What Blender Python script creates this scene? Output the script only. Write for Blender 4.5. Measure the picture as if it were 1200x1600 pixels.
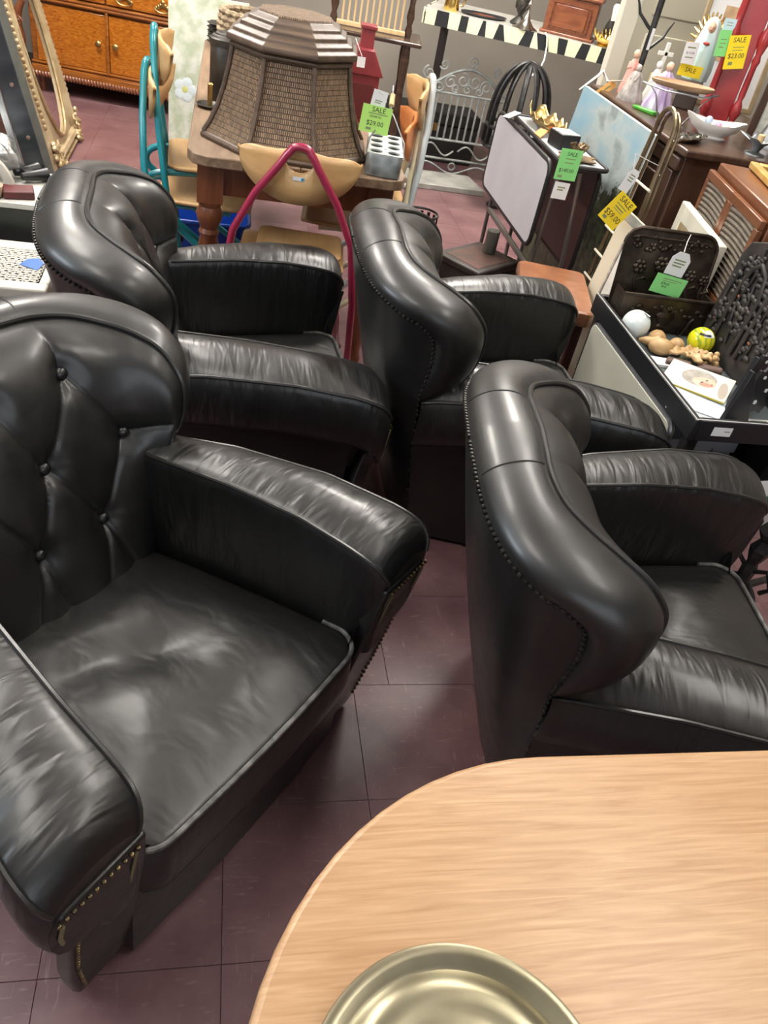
import bpy, math, random
from mathutils import Vector, Matrix
R = math.radians
PI = math.pi
scene = bpy.context.scene
for o in list(bpy.data.objects):
    bpy.data.objects.remove(o)
C = scene.collection

# ------------------------------------------------------------------ camera
CAM_H, PITCH, ROLL, AZ, FPX = 1.53, R(38.5), R(12.5), R(16.0), 1230.0
fw = Vector((math.sin(AZ)*math.cos(PITCH), math.cos(AZ)*math.cos(PITCH), -math.sin(PITCH)))
rt = Vector((math.cos(AZ), -math.sin(AZ), 0.0))
up = rt.cross(fw)
cr = math.cos(ROLL)*rt + math.sin(ROLL)*up
cu = -math.sin(ROLL)*rt + math.cos(ROLL)*up
cam_d = bpy.data.cameras.new('camera')
cam = bpy.data.objects.new('camera', cam_d)
C.objects.link(cam)
cam_d.sensor_fit = 'VERTICAL'
cam_d.sensor_height = 36.0
cam_d.lens = 36.0*FPX/1600.0
cam_d.clip_start = 0.02
cam.matrix_world = Matrix(((cr.x, cu.x, -fw.x, 0), (cr.y, cu.y, -fw.y, 0), (cr.z, cu.z, -fw.z, CAM_H), (0, 0, 0, 1)))
scene.camera = cam

# ------------------------------------------------------------------ world, exposure, lamps
scene.view_settings.view_transform = 'Standard'
scene.view_settings.look = 'None'
scene.view_settings.gamma = 1.0
scene.view_settings.use_curve_mapping = False
scene.view_settings.exposure = 0.0
w = bpy.data.worlds.new('world'); scene.world = w
w.use_nodes = True
w.node_tree.nodes['Background'].inputs[0].default_value = (0.75, 0.85, 1.0, 1)
w.node_tree.nodes['Background'].inputs[1].default_value = 0.6

CEIL = 2.85
def area(name, loc, rot, sx, sy, power, col):
    d = bpy.data.lights.new(name, 'AREA')
    d.shape = 'RECTANGLE'; d.size = sx; d.size_y = sy; d.energy = power; d.color = col
    o = bpy.data.objects.new(name, d); C.objects.link(o)
    o.location = loc; o.rotation_euler = rot
    return o
# daylight through the shop windows (behind the camera and on the left)
area('window_left_offscreen', (-3.005, 1.0, 2.15), (0, R(-90), 0), 0.8, 2.4, 85, (0.80, 0.90, 1.0))
area('window_front_offscreen', (0.8, -2.005, 1.6), (R(90), 0, 0), 2.8, 1.5, 26, (0.86, 0.93, 1.0))
LAMPS = [(-0.9, 0.7, 14), (1.5, 0.7, 14), (-0.9, 2.7, 25), (1.5, 2.7, 25), (-0.9, 4.7, 58), (1.5, 4.7, 58)]

# ------------------------------------------------------------------ materials
MATS = {}
def mat(name, col=(0.5, 0.5, 0.5), rough=0.5, metal=0.0, col2=None, scale=(8, 8, 8), detail=4.0, bump=0.0, bscale=None,
        kind='noise', lo=0.35, hi=0.65, spec=0.5, rvar=0.0, objvar=0.0, coat=0.0, dist=0.0, emit=None, estr=0.0, alpha=1.0, trans=0.0, coords='Object', bdist=0.01):
    if name in MATS: return MATS[name]
    m = bpy.data.materials.new(name); m.use_nodes = True
    nt = m.node_tree; b = nt.nodes['Principled BSDF']
    L = nt.links.new
    b.inputs['Base Color'].default_value = (*col, 1)
    b.inputs['Roughness'].default_value = rough
    b.inputs['Metallic'].default_value = metal
    b.inputs['Specular IOR Level'].default_value = spec
    b.inputs['Coat Weight'].default_value = coat
    b.inputs['Coat Roughness'].default_value = 0.2
    b.inputs['Transmission Weight'].default_value = trans
    b.inputs['Alpha'].default_value = alpha
    if emit:
        b.inputs['Emission Color'].default_value = (*emit, 1)
        b.inputs['Emission Strength'].default_value = estr
    def coord(sc):
        tc = nt.nodes.new('ShaderNodeTexCoord'); mp = nt.nodes.new('ShaderNodeMapping')
        mp.inputs['Scale'].default_value = sc
        L(tc.outputs[coords], mp.inputs['Vector'])
        return mp.outputs['Vector']
    colout = None
    if col2 is not None:
        v = coord(scale)
        if kind == 'noise':
            t = nt.nodes.new('ShaderNodeTexNoise'); t.inputs['Scale'].default_value = 1.0
            t.inputs['Detail'].default_value = detail; t.inputs['Distortion'].default_value = dist
            L(v, t.inputs['Vector']); f = t.outputs['Fac']
        elif kind == 'wave':
            t = nt.nodes.new('ShaderNodeTexWave'); t.inputs['Scale'].default_value = 1.0
            t.inputs['Distortion'].default_value = dist; t.inputs['Detail'].default_value = detail
            L(v, t.inputs['Vector']); f = t.outputs['Fac']
        else:
            t = nt.nodes.new('ShaderNodeTexVoronoi'); t.inputs['Scale'].default_value = 1.0
            L(v, t.inputs['Vector']); f = t.outputs['Distance']
        r = nt.nodes.new('ShaderNodeValToRGB')
        r.color_ramp.elements[0].position = lo; r.color_ramp.elements[0].color = (*col, 1)
        r.color_ramp.elements[1].position = hi; r.color_ramp.elements[1].color = (*col2, 1)
        L(f, r.inputs['Fac']); colout = r.outputs['Color']
        if rvar:
            mr = nt.nodes.new('ShaderNodeMapRange')
            mr.inputs['To Min'].default_value = rough-rvar; mr.inputs['To Max'].default_value = rough+rvar
            L(f, mr.inputs['Value']); L(mr.outputs['Result'], b.inputs['Roughness'])
    if objvar:
        oi = nt.nodes.new('ShaderNodeObjectInfo')
        hs = nt.nodes.new('ShaderNodeHueSaturation')
        mr = nt.nodes.new('ShaderNodeMapRange')
        mr.inputs['To Min'].default_value = 1-objvar; mr.inputs['To Max'].default_value = 1+objvar
        L(oi.outputs['Random'], mr.inputs['Value']); L(mr.outputs['Result'], hs.inputs['Value'])
        if colout: L(colout, hs.inputs['Color'])
        else: hs.inputs['Color'].default_value = (*col, 1)
        colout = hs.outputs['Color']
    if colout: L(colout, b.inputs['Base Color'])
    if bump:
        t = nt.nodes.new('ShaderNodeTexNoise'); t.inputs['Scale'].default_value = 1.0; t.inputs['Detail'].default_value = 6
        L(coord(bscale or scale), t.inputs['Vector'])
        bp = nt.nodes.new('ShaderNodeBump'); bp.inputs['Strength'].default_value = bump; bp.inputs['Distance'].default_value = bdist
        L(t.outputs['Fac'], bp.inputs['Height']); L(bp.outputs['Normal'], b.inputs['Normal'])
    MATS[name] = m
    return m

def leather(name, wr=(6, 26, 10), wamt=0.25, rough=0.36, base=0.005, wdet=1.3):
    if name in MATS: return MATS[name]
    m = bpy.data.materials.new(name); m.use_nodes = True
    nt = m.node_tree; b = nt.nodes['Principled BSDF']; L = nt.links.new
    tc = nt.nodes.new('ShaderNodeTexCoord')
    def noise(sc, det, rgh=0.5, dist=0.0):
        mp = nt.nodes.new('ShaderNodeMapping'); mp.inputs['Scale'].default_value = sc
        L(tc.outputs['Object'], mp.inputs['Vector'])
        t = nt.nodes.new('ShaderNodeTexNoise'); t.inputs['Scale'].default_value = 1; t.inputs['Detail'].default_value = det
        t.inputs['Roughness'].default_value = rgh; t.inputs['Distortion'].default_value = dist
        L(mp.outputs['Vector'], t.inputs['Vector']); return t.outputs['Fac']
    big = noise((5, 5, 5), 5, 0.6)
    ramp = nt.nodes.new('ShaderNodeValToRGB')
    ramp.color_ramp.elements[0].position = 0.3; ramp.color_ramp.elements[0].color = (base, base*1.0, base*1.02, 1)
    ramp.color_ramp.elements[1].position = 0.75; ramp.color_ramp.elements[1].color = (base*2.0, base*1.9, base*1.75, 1)
    L(big, ramp.inputs['Fac']); L(ramp.outputs['Color'], b.inputs['Base Color'])
    mr = nt.nodes.new('ShaderNodeMapRange'); mr.inputs['From Min'].default_value = 0.3; mr.inputs['From Max'].default_value = 0.7
    mr.inputs['To Min'].default_value = rough-0.03; mr.inputs['To Max'].default_value = rough+0.14
    L(noise((9, 9, 9), 6, 0.7), mr.inputs['Value']); L(mr.outputs['Result'], b.inputs['Roughness'])
    b.inputs['Specular IOR Level'].default_value = 0.62
    b.inputs['Coat Weight'].default_value = 0.22; b.inputs['Coat Roughness'].default_value = 0.20
    # cracks: scratchy light lines from warped voronoi edges, only as relief
    vo = nt.nodes.new('ShaderNodeTexVoronoi'); vo.feature = 'DISTANCE_TO_EDGE'; vo.inputs['Scale'].default_value = 420
    L(tc.outputs['Object'], vo.inputs['Vector'])
    b1 = nt.nodes.new('ShaderNodeBump'); b1.inputs['Strength'].default_value = 0.10; b1.inputs['Distance'].default_value = 0.001
    L(vo.outputs['Distance'], b1.inputs['Height'])
    b2 = nt.nodes.new('ShaderNodeBump'); b2.inputs['Strength'].default_value = wamt; b2.inputs['Distance'].default_value = 0.012
    L(noise(wr, wdet, 0.5, 0.4), b2.inputs['Height']); L(b1.outputs['Normal'], b2.inputs['Normal'])
    L(b2.outputs['Normal'], b.inputs['Normal'])
    MATS[name] = m
    return m

# ------------------------------------------------------------------ mesh helpers
class MB:
    def __init__(s): s.v = []; s.f = []; s.m = []; s.mi = 0
    def add(s, vs, fs):
        n = len(s.v); s.v += [tuple(p) for p in vs]; s.f += [tuple(i+n for i in f) for f in fs]; s.m += [s.mi]*len(fs)
        return s
    def box(s, c, d, rz=0.0, M=None):
        hx, hy, hz = d[0]/2, d[1]/2, d[2]/2
        vs = [Vector((x, y, z)) for x in (-hx, hx) for y in (-hy, hy) for z in (-hz, hz)]
        if rz: vs = [Matrix.Rotation(rz, 3, 'Z') @ v for v in vs]
        vs = [v+Vector(c) for v in vs]
        if M: vs = [M @ v for v in vs]
        return s.add(vs, [(0, 1, 3, 2), (4, 6, 7, 5), (0, 4, 5, 1), (2, 3, 7, 6), (0, 2, 6, 4), (1, 5, 7, 3)])
    def prism(s, poly, z0, z1, ax='z', M=None):
        # poly of 2-D points extruded along ax; orientation kept outward for CCW polys
        def mk(p, h):
            if ax == 'z': return Vector((p[0], p[1], h))
            if ax == 'y': return Vector((p[0], h, p[1]))
            return Vector((h, p[0], p[1]))
        n = len(poly)
        vs = [mk(p, z0) for p in poly]+[mk(p, z1) for p in poly]
        if M: vs = [M @ v for v in vs]
        fs = [tuple(range(n-1, -1, -1)), tuple(range(n, 2*n))]+[(i, (i+1) % n, n+(i+1) % n, n+i) for i in range(n)]
        return s.add(vs, fs)
    def lathe(s, prof, c=(0, 0, 0), n=24, M=None, cap=True, sq=None):
        vs = []; fs = []
        for (r, z) in prof:
            for i in range(n):
                a = 2*PI*(i+0.5*(sq is not None))/n
                vs.append(Vector((c[0]+r*math.cos(a), c[1]+r*math.sin(a), c[2]+z)))
        k = len(prof)
        for j in range(k-1):
            for i in range(n):
                fs.append((j*n+i, j*n+(i+1) % n, (j+1)*n+(i+1) % n, (j+1)*n+i))
        if cap:
            fs.append(tuple(range(n-1, -1, -1))); fs.append(tuple((k-1)*n+i for i in range(n)))
        if M: vs = [M @ v for v in vs]
        return s.add(vs, fs)
    def tube(s, path, r, n=8, closed=False, cap=True, flat=1.0):
        P = [Vector(p) for p in path]; k = len(P)
        rad = r if isinstance(r, (list, tuple)) else [r]*k
        T = []
        for i in range(k):
            a = P[i-1] if (i > 0 or closed) else P[i]
            b = P[(i+1) % k] if (i < k-1 or closed) else P[i]
            t = (b-a)
            T.append(t.normalized() if t.length > 1e-9 else Vector((0, 0, 1)))
        ref = Vector((0, 0, 1)) if abs(T[0].z) < 0.9 else Vector((1, 0, 0))
        nrm = T[0].cross(ref).normalized()
        vs = []
        for i in range(k):
            nrm = (nrm - T[i]*nrm.dot(T[i]))
            nrm = nrm.normalized() if nrm.length > 1e-6 else T[i].orthogonal().normalized()
            bn = T[i].cross(nrm)
            for j in range(n):
                a = 2*PI*j/n
                vs.append(P[i]+rad[i]*(math.cos(a)*nrm+math.sin(a)*bn*flat))
        fs = []
        for i in range(k if closed else k-1):
            for j in range(n):
                fs.append((i*n+j, i*n+(j+1) % n, ((i+1) % k)*n+(j+1) % n, ((i+1) % k)*n+j))
        if cap and not closed:
            fs.append(tuple(range(n-1, -1, -1))); fs.append(tuple((k-1)*n+j for j in range(n)))
        return s.add(vs, fs)
    def sph(s, c, r, n=10, m=6, sc=(1, 1, 1), M=None):
        prof = [(math.sin(PI*j/m), -math.cos(PI*j/m)) for j in range(m+1)]
        vs = []; fs = []
        for (a, z) in prof[1:-1]:
            for i in range(n):
                t = 2*PI*i/n
                vs.append(Vector((a*math.cos(t)*r*sc[0], a*math.sin(t)*r*sc[1], z*r*sc[2])))
        b = len(vs); vs += [Vector((0, 0, -r*sc[2])), Vector((0, 0, r*sc[2]))]
        for j in range(m-2):
            for i in range(n): fs.append((j*n+i, j*n+(i+1) % n, (j+1)*n+(i+1) % n, (j+1)*n+i))
        for i in range(n):
            fs.append((b, (i+1) % n, i)); fs.append((b+1, (m-2)*n+i, (m-2)*n+(i+1) % n))
        if M: vs = [M @ v for v in vs]
        return s.add([v+Vector(c) for v in vs], fs)
    def grid(s, rows, closed=False):
        n = len(rows[0]); vs = [p for r in rows for p in r]; fs = []
        for i in range(len(rows)-1):
            for j in range(n if closed else n-1):
                fs.append((i*n+j, i*n+(j+1) % n, (i+1)*n+(j+1) % n, (i+1)*n+j))
        return s.add(vs, fs)
    def build(s, name, m, parent=None, smooth=True, bevel=0.0, seg=2, sub=0, loc=None, rot=None, angle=40, solid=0.0, fixn=True):
        me = bpy.data.meshes.new(name)
        me.from_pydata(s.v, [], s.f)
        ms = m if isinstance(m, (list, tuple)) else [m]
        for q in ms: me.materials.append(q)
        if len(ms) > 1: me.polygons.foreach_set('material_index', s.m)
        me.update()
        if fixn:
            import bmesh
            bm = bmesh.new(); bm.from_mesh(me); bmesh.ops.recalc_face_normals(bm, faces=bm.faces); bm.to_mesh(me); bm.free()
        o = bpy.data.objects.new(name, me); C.objects.link(o)
        if parent: o.parent = parent
        if loc: o.location = loc
        if rot: o.rotation_euler = rot
        if solid:
            md = o.modifiers.new('solid', 'SOLIDIFY'); md.thickness = solid; md.offset = 0
        if bevel:
            md = o.modifiers.new('bevel', 'BEVEL'); md.width = bevel; md.segments = seg; md.limit_method = 'ANGLE'; md.angle_limit = R(35)
        if sub:
            md = o.modifiers.new('sub', 'SUBSURF'); md.levels = sub; md.render_levels = sub
        if smooth:
            me.polygons.foreach_set('use_smooth', [True]*len(me.polygons))
            if not sub:
                me.set_sharp_from_angle(angle=R(angle))
        return o

def tag(o, label, cat, group=None):
    o['label'] = label; o['category'] = cat
    if group: o['group'] = group
    return o
def thing(name, label, cat, loc=(0, 0, 0), rz=0.0, group=None, rot=None):
    o = bpy.data.objects.new(name, None); C.objects.link(o)
    o.empty_display_size = 0.05
    o.location = loc; o.rotation_euler = rot if rot else (0, 0, rz)
    return tag(o, label, cat, group)
def struct(o): o['kind'] = 'structure'; return o
def stuff(o): o['kind'] = 'stuff'; return o
def dup(o, parent=None):
    c = o.copy(); C.objects.link(c); c.parent = parent
    for ch in o.children: dup(ch, c)
    return c
def cat_rom(keys, n):
    # keys: list of tuples; returns n+1 points, uniform Catmull-Rom
    K = [Vector(k) for k in keys]; out = []
    for i in range(n+1):
        t = i/n*(len(K)-1); j = min(int(t), len(K)-2); f = t-j
        p0 = K[j-1] if j > 0 else K[0]*2-K[1]
        p1, p2 = K[j], K[j+1]
        p3 = K[j+2] if j+2 < len(K) else K[-1]*2-K[-2]
        out.append(0.5*((2*p1)+(p2-p0)*f+(2*p0-5*p1+4*p2-p3)*f*f+(3*p1-p0-3*p2+p3)*f**3))
    return out
def lerp(a, b, t): return a+(b-a)*t
def interp(keys, x):
    if x <= keys[0][0]: return keys[0][1]
    for (a, va), (b, vb) in zip(keys, keys[1:]):
        if x <= b: return va+(vb-va)*(x-a)/(b-a)
    return keys[-1][1]
def rrect(x0, x1, y0, y1, r, n=6):
    pts = []
    for cx, cy, a0 in ((x1-r, y1-r, 0), (x0+r, y1-r, 90), (x0+r, y0+r, 180), (x1-r, y0+r, 270)):
        for i in range(n+1):
            a = R(a0+90*i/n); pts.append((cx+r*math.cos(a), cy+r*math.sin(a)))
    return pts
def text(body, size, loc, M, m, parent, name='lettering', align='CENTER'):
    cu_ = bpy.data.curves.new(name, 'FONT'); cu_.body = body; cu_.size = size; cu_.align_x = align; cu_.align_y = 'CENTER'
    cu_.extrude = 0.0002; cu_.resolution_u = 2
    o = bpy.data.objects.new(name, cu_); C.objects.link(o)
    dg = bpy.context.evaluated_depsgraph_get()
    me = bpy.data.meshes.new_from_object(o.evaluated_get(dg))
    bpy.data.objects.remove(o)
    me.materials.clear(); me.materials.append(m)
    me.transform(Matrix.Translation(loc)); me.transform(M)
    o = bpy.data.objects.new(name, me); C.objects.link(o); o.parent = parent
    return o
# ------------------------------------------------------------------ the room
X0, X1, Y0, Y1 = -3.0, 3.6, -2.0, 6.75
WALLM = mat('wall_paint', (0.20, 0.178, 0.15), 0.75, col2=(0.245, 0.22, 0.19), scale=(1.5, 1.5, 1.5), bump=0.05, bscale=(60, 60, 60))
CEILM = mat('ceiling_paint', (0.80, 0.79, 0.76), 0.9)
def wall(name, c, d, m=None):
    return struct(MB().box(c, d).build(name, m or WALLM, smooth=False))
wall('wall_back', ((X0+X1)/2, Y1+0.05, CEIL/2), (X1-X0+0.2, 0.1, CEIL))
wall('wall_right', (X1+0.05, (Y0+Y1)/2, CEIL/2), (0.1, Y1-Y0, CEIL))
# left wall with a shop window, front wall with a shop window
wl = MB()
wl.box((X0-0.05, -0.85, CEIL/2), (0.1, 2.3, CEIL)).box((X0-0.05, (2.3+Y1)/2, CEIL/2), (0.1, Y1-2.3, CEIL))
wl.box((X0-0.05, 1.0, 0.85), (0.1, 2.6, 1.7)).box((X0-0.05, 1.0, (2.6+CEIL)/2), (0.1, 2.6, CEIL-2.6))
struct(wl.build('wall_left', WALLM, smooth=False))
wf = MB()
wf.box(((X0-0.8)/2-0.0, Y0-0.05, CEIL/2), (2.2, 0.1, CEIL)).box(((2.4+X1)/2, Y0-0.05, CEIL/2), (X1-2.4, 0.1, CEIL))
wf.box((0.8, Y0-0.05, 0.35), (3.2, 0.1, 0.7)).box((0.8, Y0-0.05, (2.45+CEIL)/2), (3.2, 0.1, CEIL-2.45))
struct(wf.build('wall_front', WALLM, smooth=False))
FRM = mat('window_paint', (0.6, 0.58, 0.53), 0.5)
def window(name, horiz, c, wd, z0, z1):
    b = MB()
    for s in (-1, 0, 1):
        p = (c[0]+s*(wd/2-0.03), c[1]) if horiz else (c[0], c[1]+s*(wd/2-0.03))
        b.box((p[0], p[1], (z0+z1)/2), (0.06, 0.06, z1-z0))
    for z in (z0+0.03, z1-0.03):
        b.box((c[0], c[1], z), (wd, 0.06, 0.06) if horiz else (0.06, wd, 0.06))
    o = struct(b.build(name, FRM, smooth=False, bevel=0.004))
    for s in (-1, 1):
        q = wd/4-0.015
        MB().box((c[0]+s*q, c[1], (z0+z1)/2) if horiz else (c[0], c[1]+s*q, (z0+z1)/2), (wd/2-.06, .006, z1-z0-.1) if horiz else (.006, wd/2-.06, z1-z0-.1)).build('pane', mat('window_glass', (.9, .95, .95), .0, trans=1.0), o, smooth=False)
    return o
window('window_1', False, (X0-0.05, 1.0), 2.6, 1.7, 2.6)
window('window_2', True, (0.8, Y0-0.05), 3.2, 0.7, 2.45)
struct(MB().box(((X0+X1)/2, (Y0+Y1)/2, CEIL+0.05), (X1-X0+0.2, Y1-Y0+0.2, 0.1)).build('ceiling', CEILM, smooth=False))
LFRM = mat('lamp_frame', (0.8, 0.8, 0.78), 0.4)
for i, (lx, ly, ls) in enumerate(LAMPS):
    LENS = mat('lamp_diffuser_%d' % ls, (0.9, 0.9, 0.9), 0.5, emit=(1.0, 0.95, 0.87), estr=ls)
    t = thing('ceiling_light_offscreen', 'white recessed fluorescent ceiling panel above the shop floor', 'ceiling light', (lx, ly, CEIL-0.03), group='ceiling panels')
    b = MB()
    for s in (-1, 1):
        b.box((s*0.31, 0, 0.015), (0.04, 1.28, 0.05)); b.box((0, s*0.62, 0.015), (0.62, 0.04, 0.05))
    b.build('frame', LFRM, t, smooth=False)
    MB().box((0, 0, 0.005), (0.58, 1.2, 0.008)).build('diffuser_offscreen', LENS, t, smooth=False)
struct(MB().box(((X0+X1)/2, Y1-0.01, 0.05), (X1-X0, 0.02, 0.1)).build('baseboard_back', mat('base_dark', (0.05, 0.04, 0.035), 0.6), smooth=False))

# floor: a screed slab with vinyl tiles laid on it
fl = struct(MB().box(((X0+X1)/2, (Y0+Y1)/2, -0.053), (X1-X0, Y1-Y0, 0.1)).build('floor', mat('tile_joint', (0.065, 0.036, 0.039), 0.8), smooth=False))
def tile_mat():
    m = bpy.data.materials.new('vinyl_tile'); m.use_nodes = True; nt = m.node_tree; L = nt.links.new; b = nt.nodes['Principled BSDF']
    tc = nt.nodes.new('ShaderNodeTexCoord'); oi = nt.nodes.new('ShaderNodeObjectInfo')
    geo = nt.nodes.new('ShaderNodeNewGeometry')
    def noise(sc, det, dist=0.0, rgh=0.6):
        mp = nt.nodes.new('ShaderNodeMapping'); mp.inputs['Scale'].default_value = sc
        L(geo.outputs['Position'], mp.inputs['Vector'])
        t = nt.nodes.new('ShaderNodeTexNoise'); t.inputs['Scale'].default_value = 1; t.inputs['Detail'].default_value = det
        t.inputs['Distortion'].default_value = dist; t.inputs['Roughness'].default_value = rgh
        L(mp.outputs['Vector'], t.inputs['Vector']); return t.outputs['Fac']
    r1 = nt.nodes.new('ShaderNodeValToRGB')
    r1.color_ramp.elements[0].position = 0.3; r1.color_ramp.elements[0].color = (0.115, 0.052, 0.058, 1)
    r1.color_ramp.elements[1].position = 0.75; r1.color_ramp.elements[1].color = (0.205, 0.112, 0.116, 1)
    L(noise((7, 7, 1), 8), r1.inputs['Fac'])
    # pale streaky scuffs running across the tiles
    r2 = nt.nodes.new('ShaderNodeValToRGB')
    r2.color_ramp.elements[0].position = 0.60; r2.color_ramp.elements[0].color = (0, 0, 0, 1)
    r2.color_ramp.elements[1].position = 0.80; r2.color_ramp.elements[1].color = (0.55, 0.55, 0.55, 1)
    L(noise((16, 90, 1), 5, 1.2), r2.inputs['Fac'])
    mx = nt.nodes.new('ShaderNodeMixRGB'); mx.inputs['Color2'].default_value = (0.36, 0.27, 0.25, 1)
    L(r2.outputs['Color'], mx.inputs['Fac']); L(r1.outputs['Color'], mx.inputs['Color1'])
    r3 = nt.nodes.new('ShaderNodeValToRGB')
    r3.color_ramp.elements[0].position = 0.62; r3.color_ramp.elements[0].color = (0, 0, 0, 1)
    r3.color_ramp.elements[1].position = 0.78; r3.color_ramp.elements[1].color = (0.5, 0.5, 0.5, 1)
    L(noise((70, 12, 1), 5, 1.6), r3.inputs['Fac'])
    mx2 = nt.nodes.new('ShaderNodeMixRGB'); mx2.inputs['Color2'].default_value = (0.42, 0.33, 0.31, 1)
    L(r3.outputs['Color'], mx2.inputs['Fac']); L(mx.outputs['Color'], mx2.inputs['Color1'])
    hs = nt.nodes.new('ShaderNodeHueSaturation'); mr = nt.nodes.new('ShaderNodeMapRange')
    mr.inputs['To Min'].default_value = 0.93; mr.inputs['To Max'].default_value = 1.07
    L(oi.outputs['Random'], mr.inputs['Value']); L(mr.outputs['Result'], hs.inputs['Value'])
    L(mx2.outputs['Color'], hs.inputs['Color']); L(hs.outputs['Color'], b.inputs['Base Color'])
    mr2 = nt.nodes.new('ShaderNodeMapRange'); mr2.inputs['To Min'].default_value = 0.24; mr2.inputs['To Max'].default_value = 0.46
    L(noise((5, 5, 1), 6), mr2.inputs['Value']); L(mr2.outputs['Result'], b.inputs['Roughness'])
    bp = nt.nodes.new('ShaderNodeBump'); bp.inputs['Strength'].default_value = 0.12; bp.inputs['Distance'].default_value = 0.003
    L(noise((9, 9, 1), 4), bp.inputs['Height']); L(bp.outputs['Normal'], b.inputs['Normal'])
    return m
TILE = tile_mat()
TS = 0.3048
def tile_mesh():
    h = TS/2-0.0003; c = 0.0007
    v = [(-h, -h, 0), (h, -h, 0), (h, h, 0), (-h, h, 0), (-h, -h, 0.002), (h, -h, 0.002), (h, h, 0.002), (-h, h, 0.002),
         (-h+c, -h+c, 0.003), (h-c, -h+c, 0.003), (h-c, h-c, 0.003), (-h+c, h-c, 0.003)]
    f = [(3, 2, 1, 0)]+[(i, (i+1) % 4, 4+(i+1) % 4, 4+i) for i in range(4)]+[(4+i, 4+(i+1) % 4, 8+(i+1) % 4, 8+i) for i in range(4)]+[(8, 9, 10, 11)]
    return v, f
tv, tf = tile_mesh()
tme = bpy.data.meshes.new('tile'); tme.from_pydata(tv, [], tf); tme.materials.append(TILE); tme.update()
cells = []
j0, j1 = -11, 20
for j in range(j0, j1):
    y = 1.183+TS*(j+0.5)
    if y+TS/2 > Y1+0.16 or y-TS/2 < Y0-0.1: continue
    off = 0.052 if j < 0 else 0.142
    for i in range(-12, 14):
        x = off+TS*(i+0.5)
        if X0-0.1 < x < X1+0.1: cells.append((x, y))
def seen(x, y):
    d = Vector((x, y, -CAM_H)); zc = d.dot(fw)
    if zc < 0.05: return 1e9
    px = 600+FPX*d.dot(cr)/zc; py = 800-FPX*d.dot(cu)/zc
    if -90 < px < 1290 and -60 < py < 1660: return zc
    return 1e9
cells.sort(key=lambda c: seen(*c))
rest = MB()
for k, (x, y) in enumerate(cells):
    if k < 300 and seen(x, y) < 1e8:
        o = bpy.data.objects.new('tile', tme); C.objects.link(o); o.parent = fl; o.location = (x, y, -0.003)
    else:
        rest.add([(p[0]+x, p[1]+y, p[2]-0.003) for p in tv], tf)
stuff(rest.build('tile_field', TILE, fl, smooth=False, fixn=False))
# ------------------------------------------------------------------ the four leather club chairs
LB = leather('leather_band', (5, 5, 5), 0.14, 0.40)
LI = leather('leather_tufted', (7, 7, 14), 0.25, 0.38, wdet=2)
LO = leather('leather_outer', (3, 3, 3), 0.12, 0.40)
LA = leather('leather_arm', (34, 7, 9), 0.60, 0.37, wdet=2)
LS = leather('leather_seat', (9, 14, 8), 0.60, 0.38, 0.007, wdet=2.5)
LP = leather('leather_piping', (20, 20, 20), 0.1, 0.33, 0.010)
NAILM = mat('antique_nail', (0.045, 0.040, 0.034), 0.38, 0.6, col2=(0.018, 0.017, 0.016), scale=(60, 60, 60))
THREAD = mat('olive_thread', (0.20, 0.17, 0.09), 0.8)
BTN = leather('leather_button', (30, 30, 30), 0.1, 0.34)

NK = [(-.484, 0, .794), (-.482, .07, .792), (-.478, .14, .787), (-.465, .215, .777), (-.440, .275, .765), (-.398, .316, .747), (-.347, .337, .729),
      (-.313, .343, .700), (-.304, .341, .650), (-.306, .335, .600), (-.309, .329, .560), (-.310, .324, .525)]
PK = [(-.366, 0, .830), (-.368, .065, .828), (-.367, .125, .823), (-.350, .183, .814), (-.312, .228, .802), (-.267, .263, .788), (-.220, .287, .764),
      (-.179, .296, .715), (-.174, .297, .655), (-.190, .298, .600), (-.227, .306, .556), (-.285, .316, .523)]
DK = [(-.25, 0, 1), (-.25, .1, 1), (-.3, .25, .95), (-.35, .45, .85), (-.35, .62, .75), (-.28, .75, .62), (-.15, .88, .45), (-.05, .97, .22), (0, 1, .05), (0, 1, -.02), (0, 1, -.05), (0, 1, -.05)]
BK = [.029, .029, .031, .035, .041, .048, .052, .052, .048, .038, .022, .004]
SK = [(-.115, 0, .32), (-.115, .05, .32), (-.118, .09, .32), (-.125, .13, .32), (-.135, .165, .32), (-.15, .19, .32), (-.165, .21, .32), (-.18, .225, .32), (-.19, .235, .32), (-.2, .245, .32), (-.22, .26, .32), (-.26, .28, .32)]
FK = [(1, 0, .25), (1, -.03, .25), (1, -.08, .25), (.98, -.2, .25), (.9, -.36, .22), (.75, -.55, .2), (.58, -.75, .15), (.45, -.85, .1), (.4, -.9, .05), (.35, -.9, 0), (.3, -.9, 0), (.3, -.9, 0)]
GK = [.078, .078, .076, .070, .060, .052, .045, .036, .03, .028, .02, .005]
FLK = [(-.275, 0, .015), (-.275, .05, .015), (-.272, .09, .015), (-.266, .14, .015), (-.258, .18, .015), (-.25, .21, .015), (-.243, .232, .015), (-.235, .245, .015)]
NU = 143
def mirror(ptsR):   # half (u 0..1) to full, from -1 to 1
    return [Vector((p[0], -p[1], p[2])) for p in reversed(ptsR[1:])]+list(ptsR)
def scal(keys, n): return [v.x for v in cat_rom([(k, 0, 0) for k in keys], n)]
Nh, Ph, Dh, Sh, Fh = (cat_rom(k, NU) for k in (NK, PK, DK, SK, FK))
Bh, Gh = scal(BK, NU), scal(GK, NU)
BO = .03          # the tufting sits a little off centre, as hand-worked backs do
BUTTONS = [(-.077+BO, .756), (.080+BO, .756), (-.155+BO, .622), (0+BO*.6, .622), (.155+BO, .622), (-.072+BO, .482), (.072+BO, .482)]
b0, b1, b2, b3, b4, b5, b6 = BUTTONS
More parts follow.
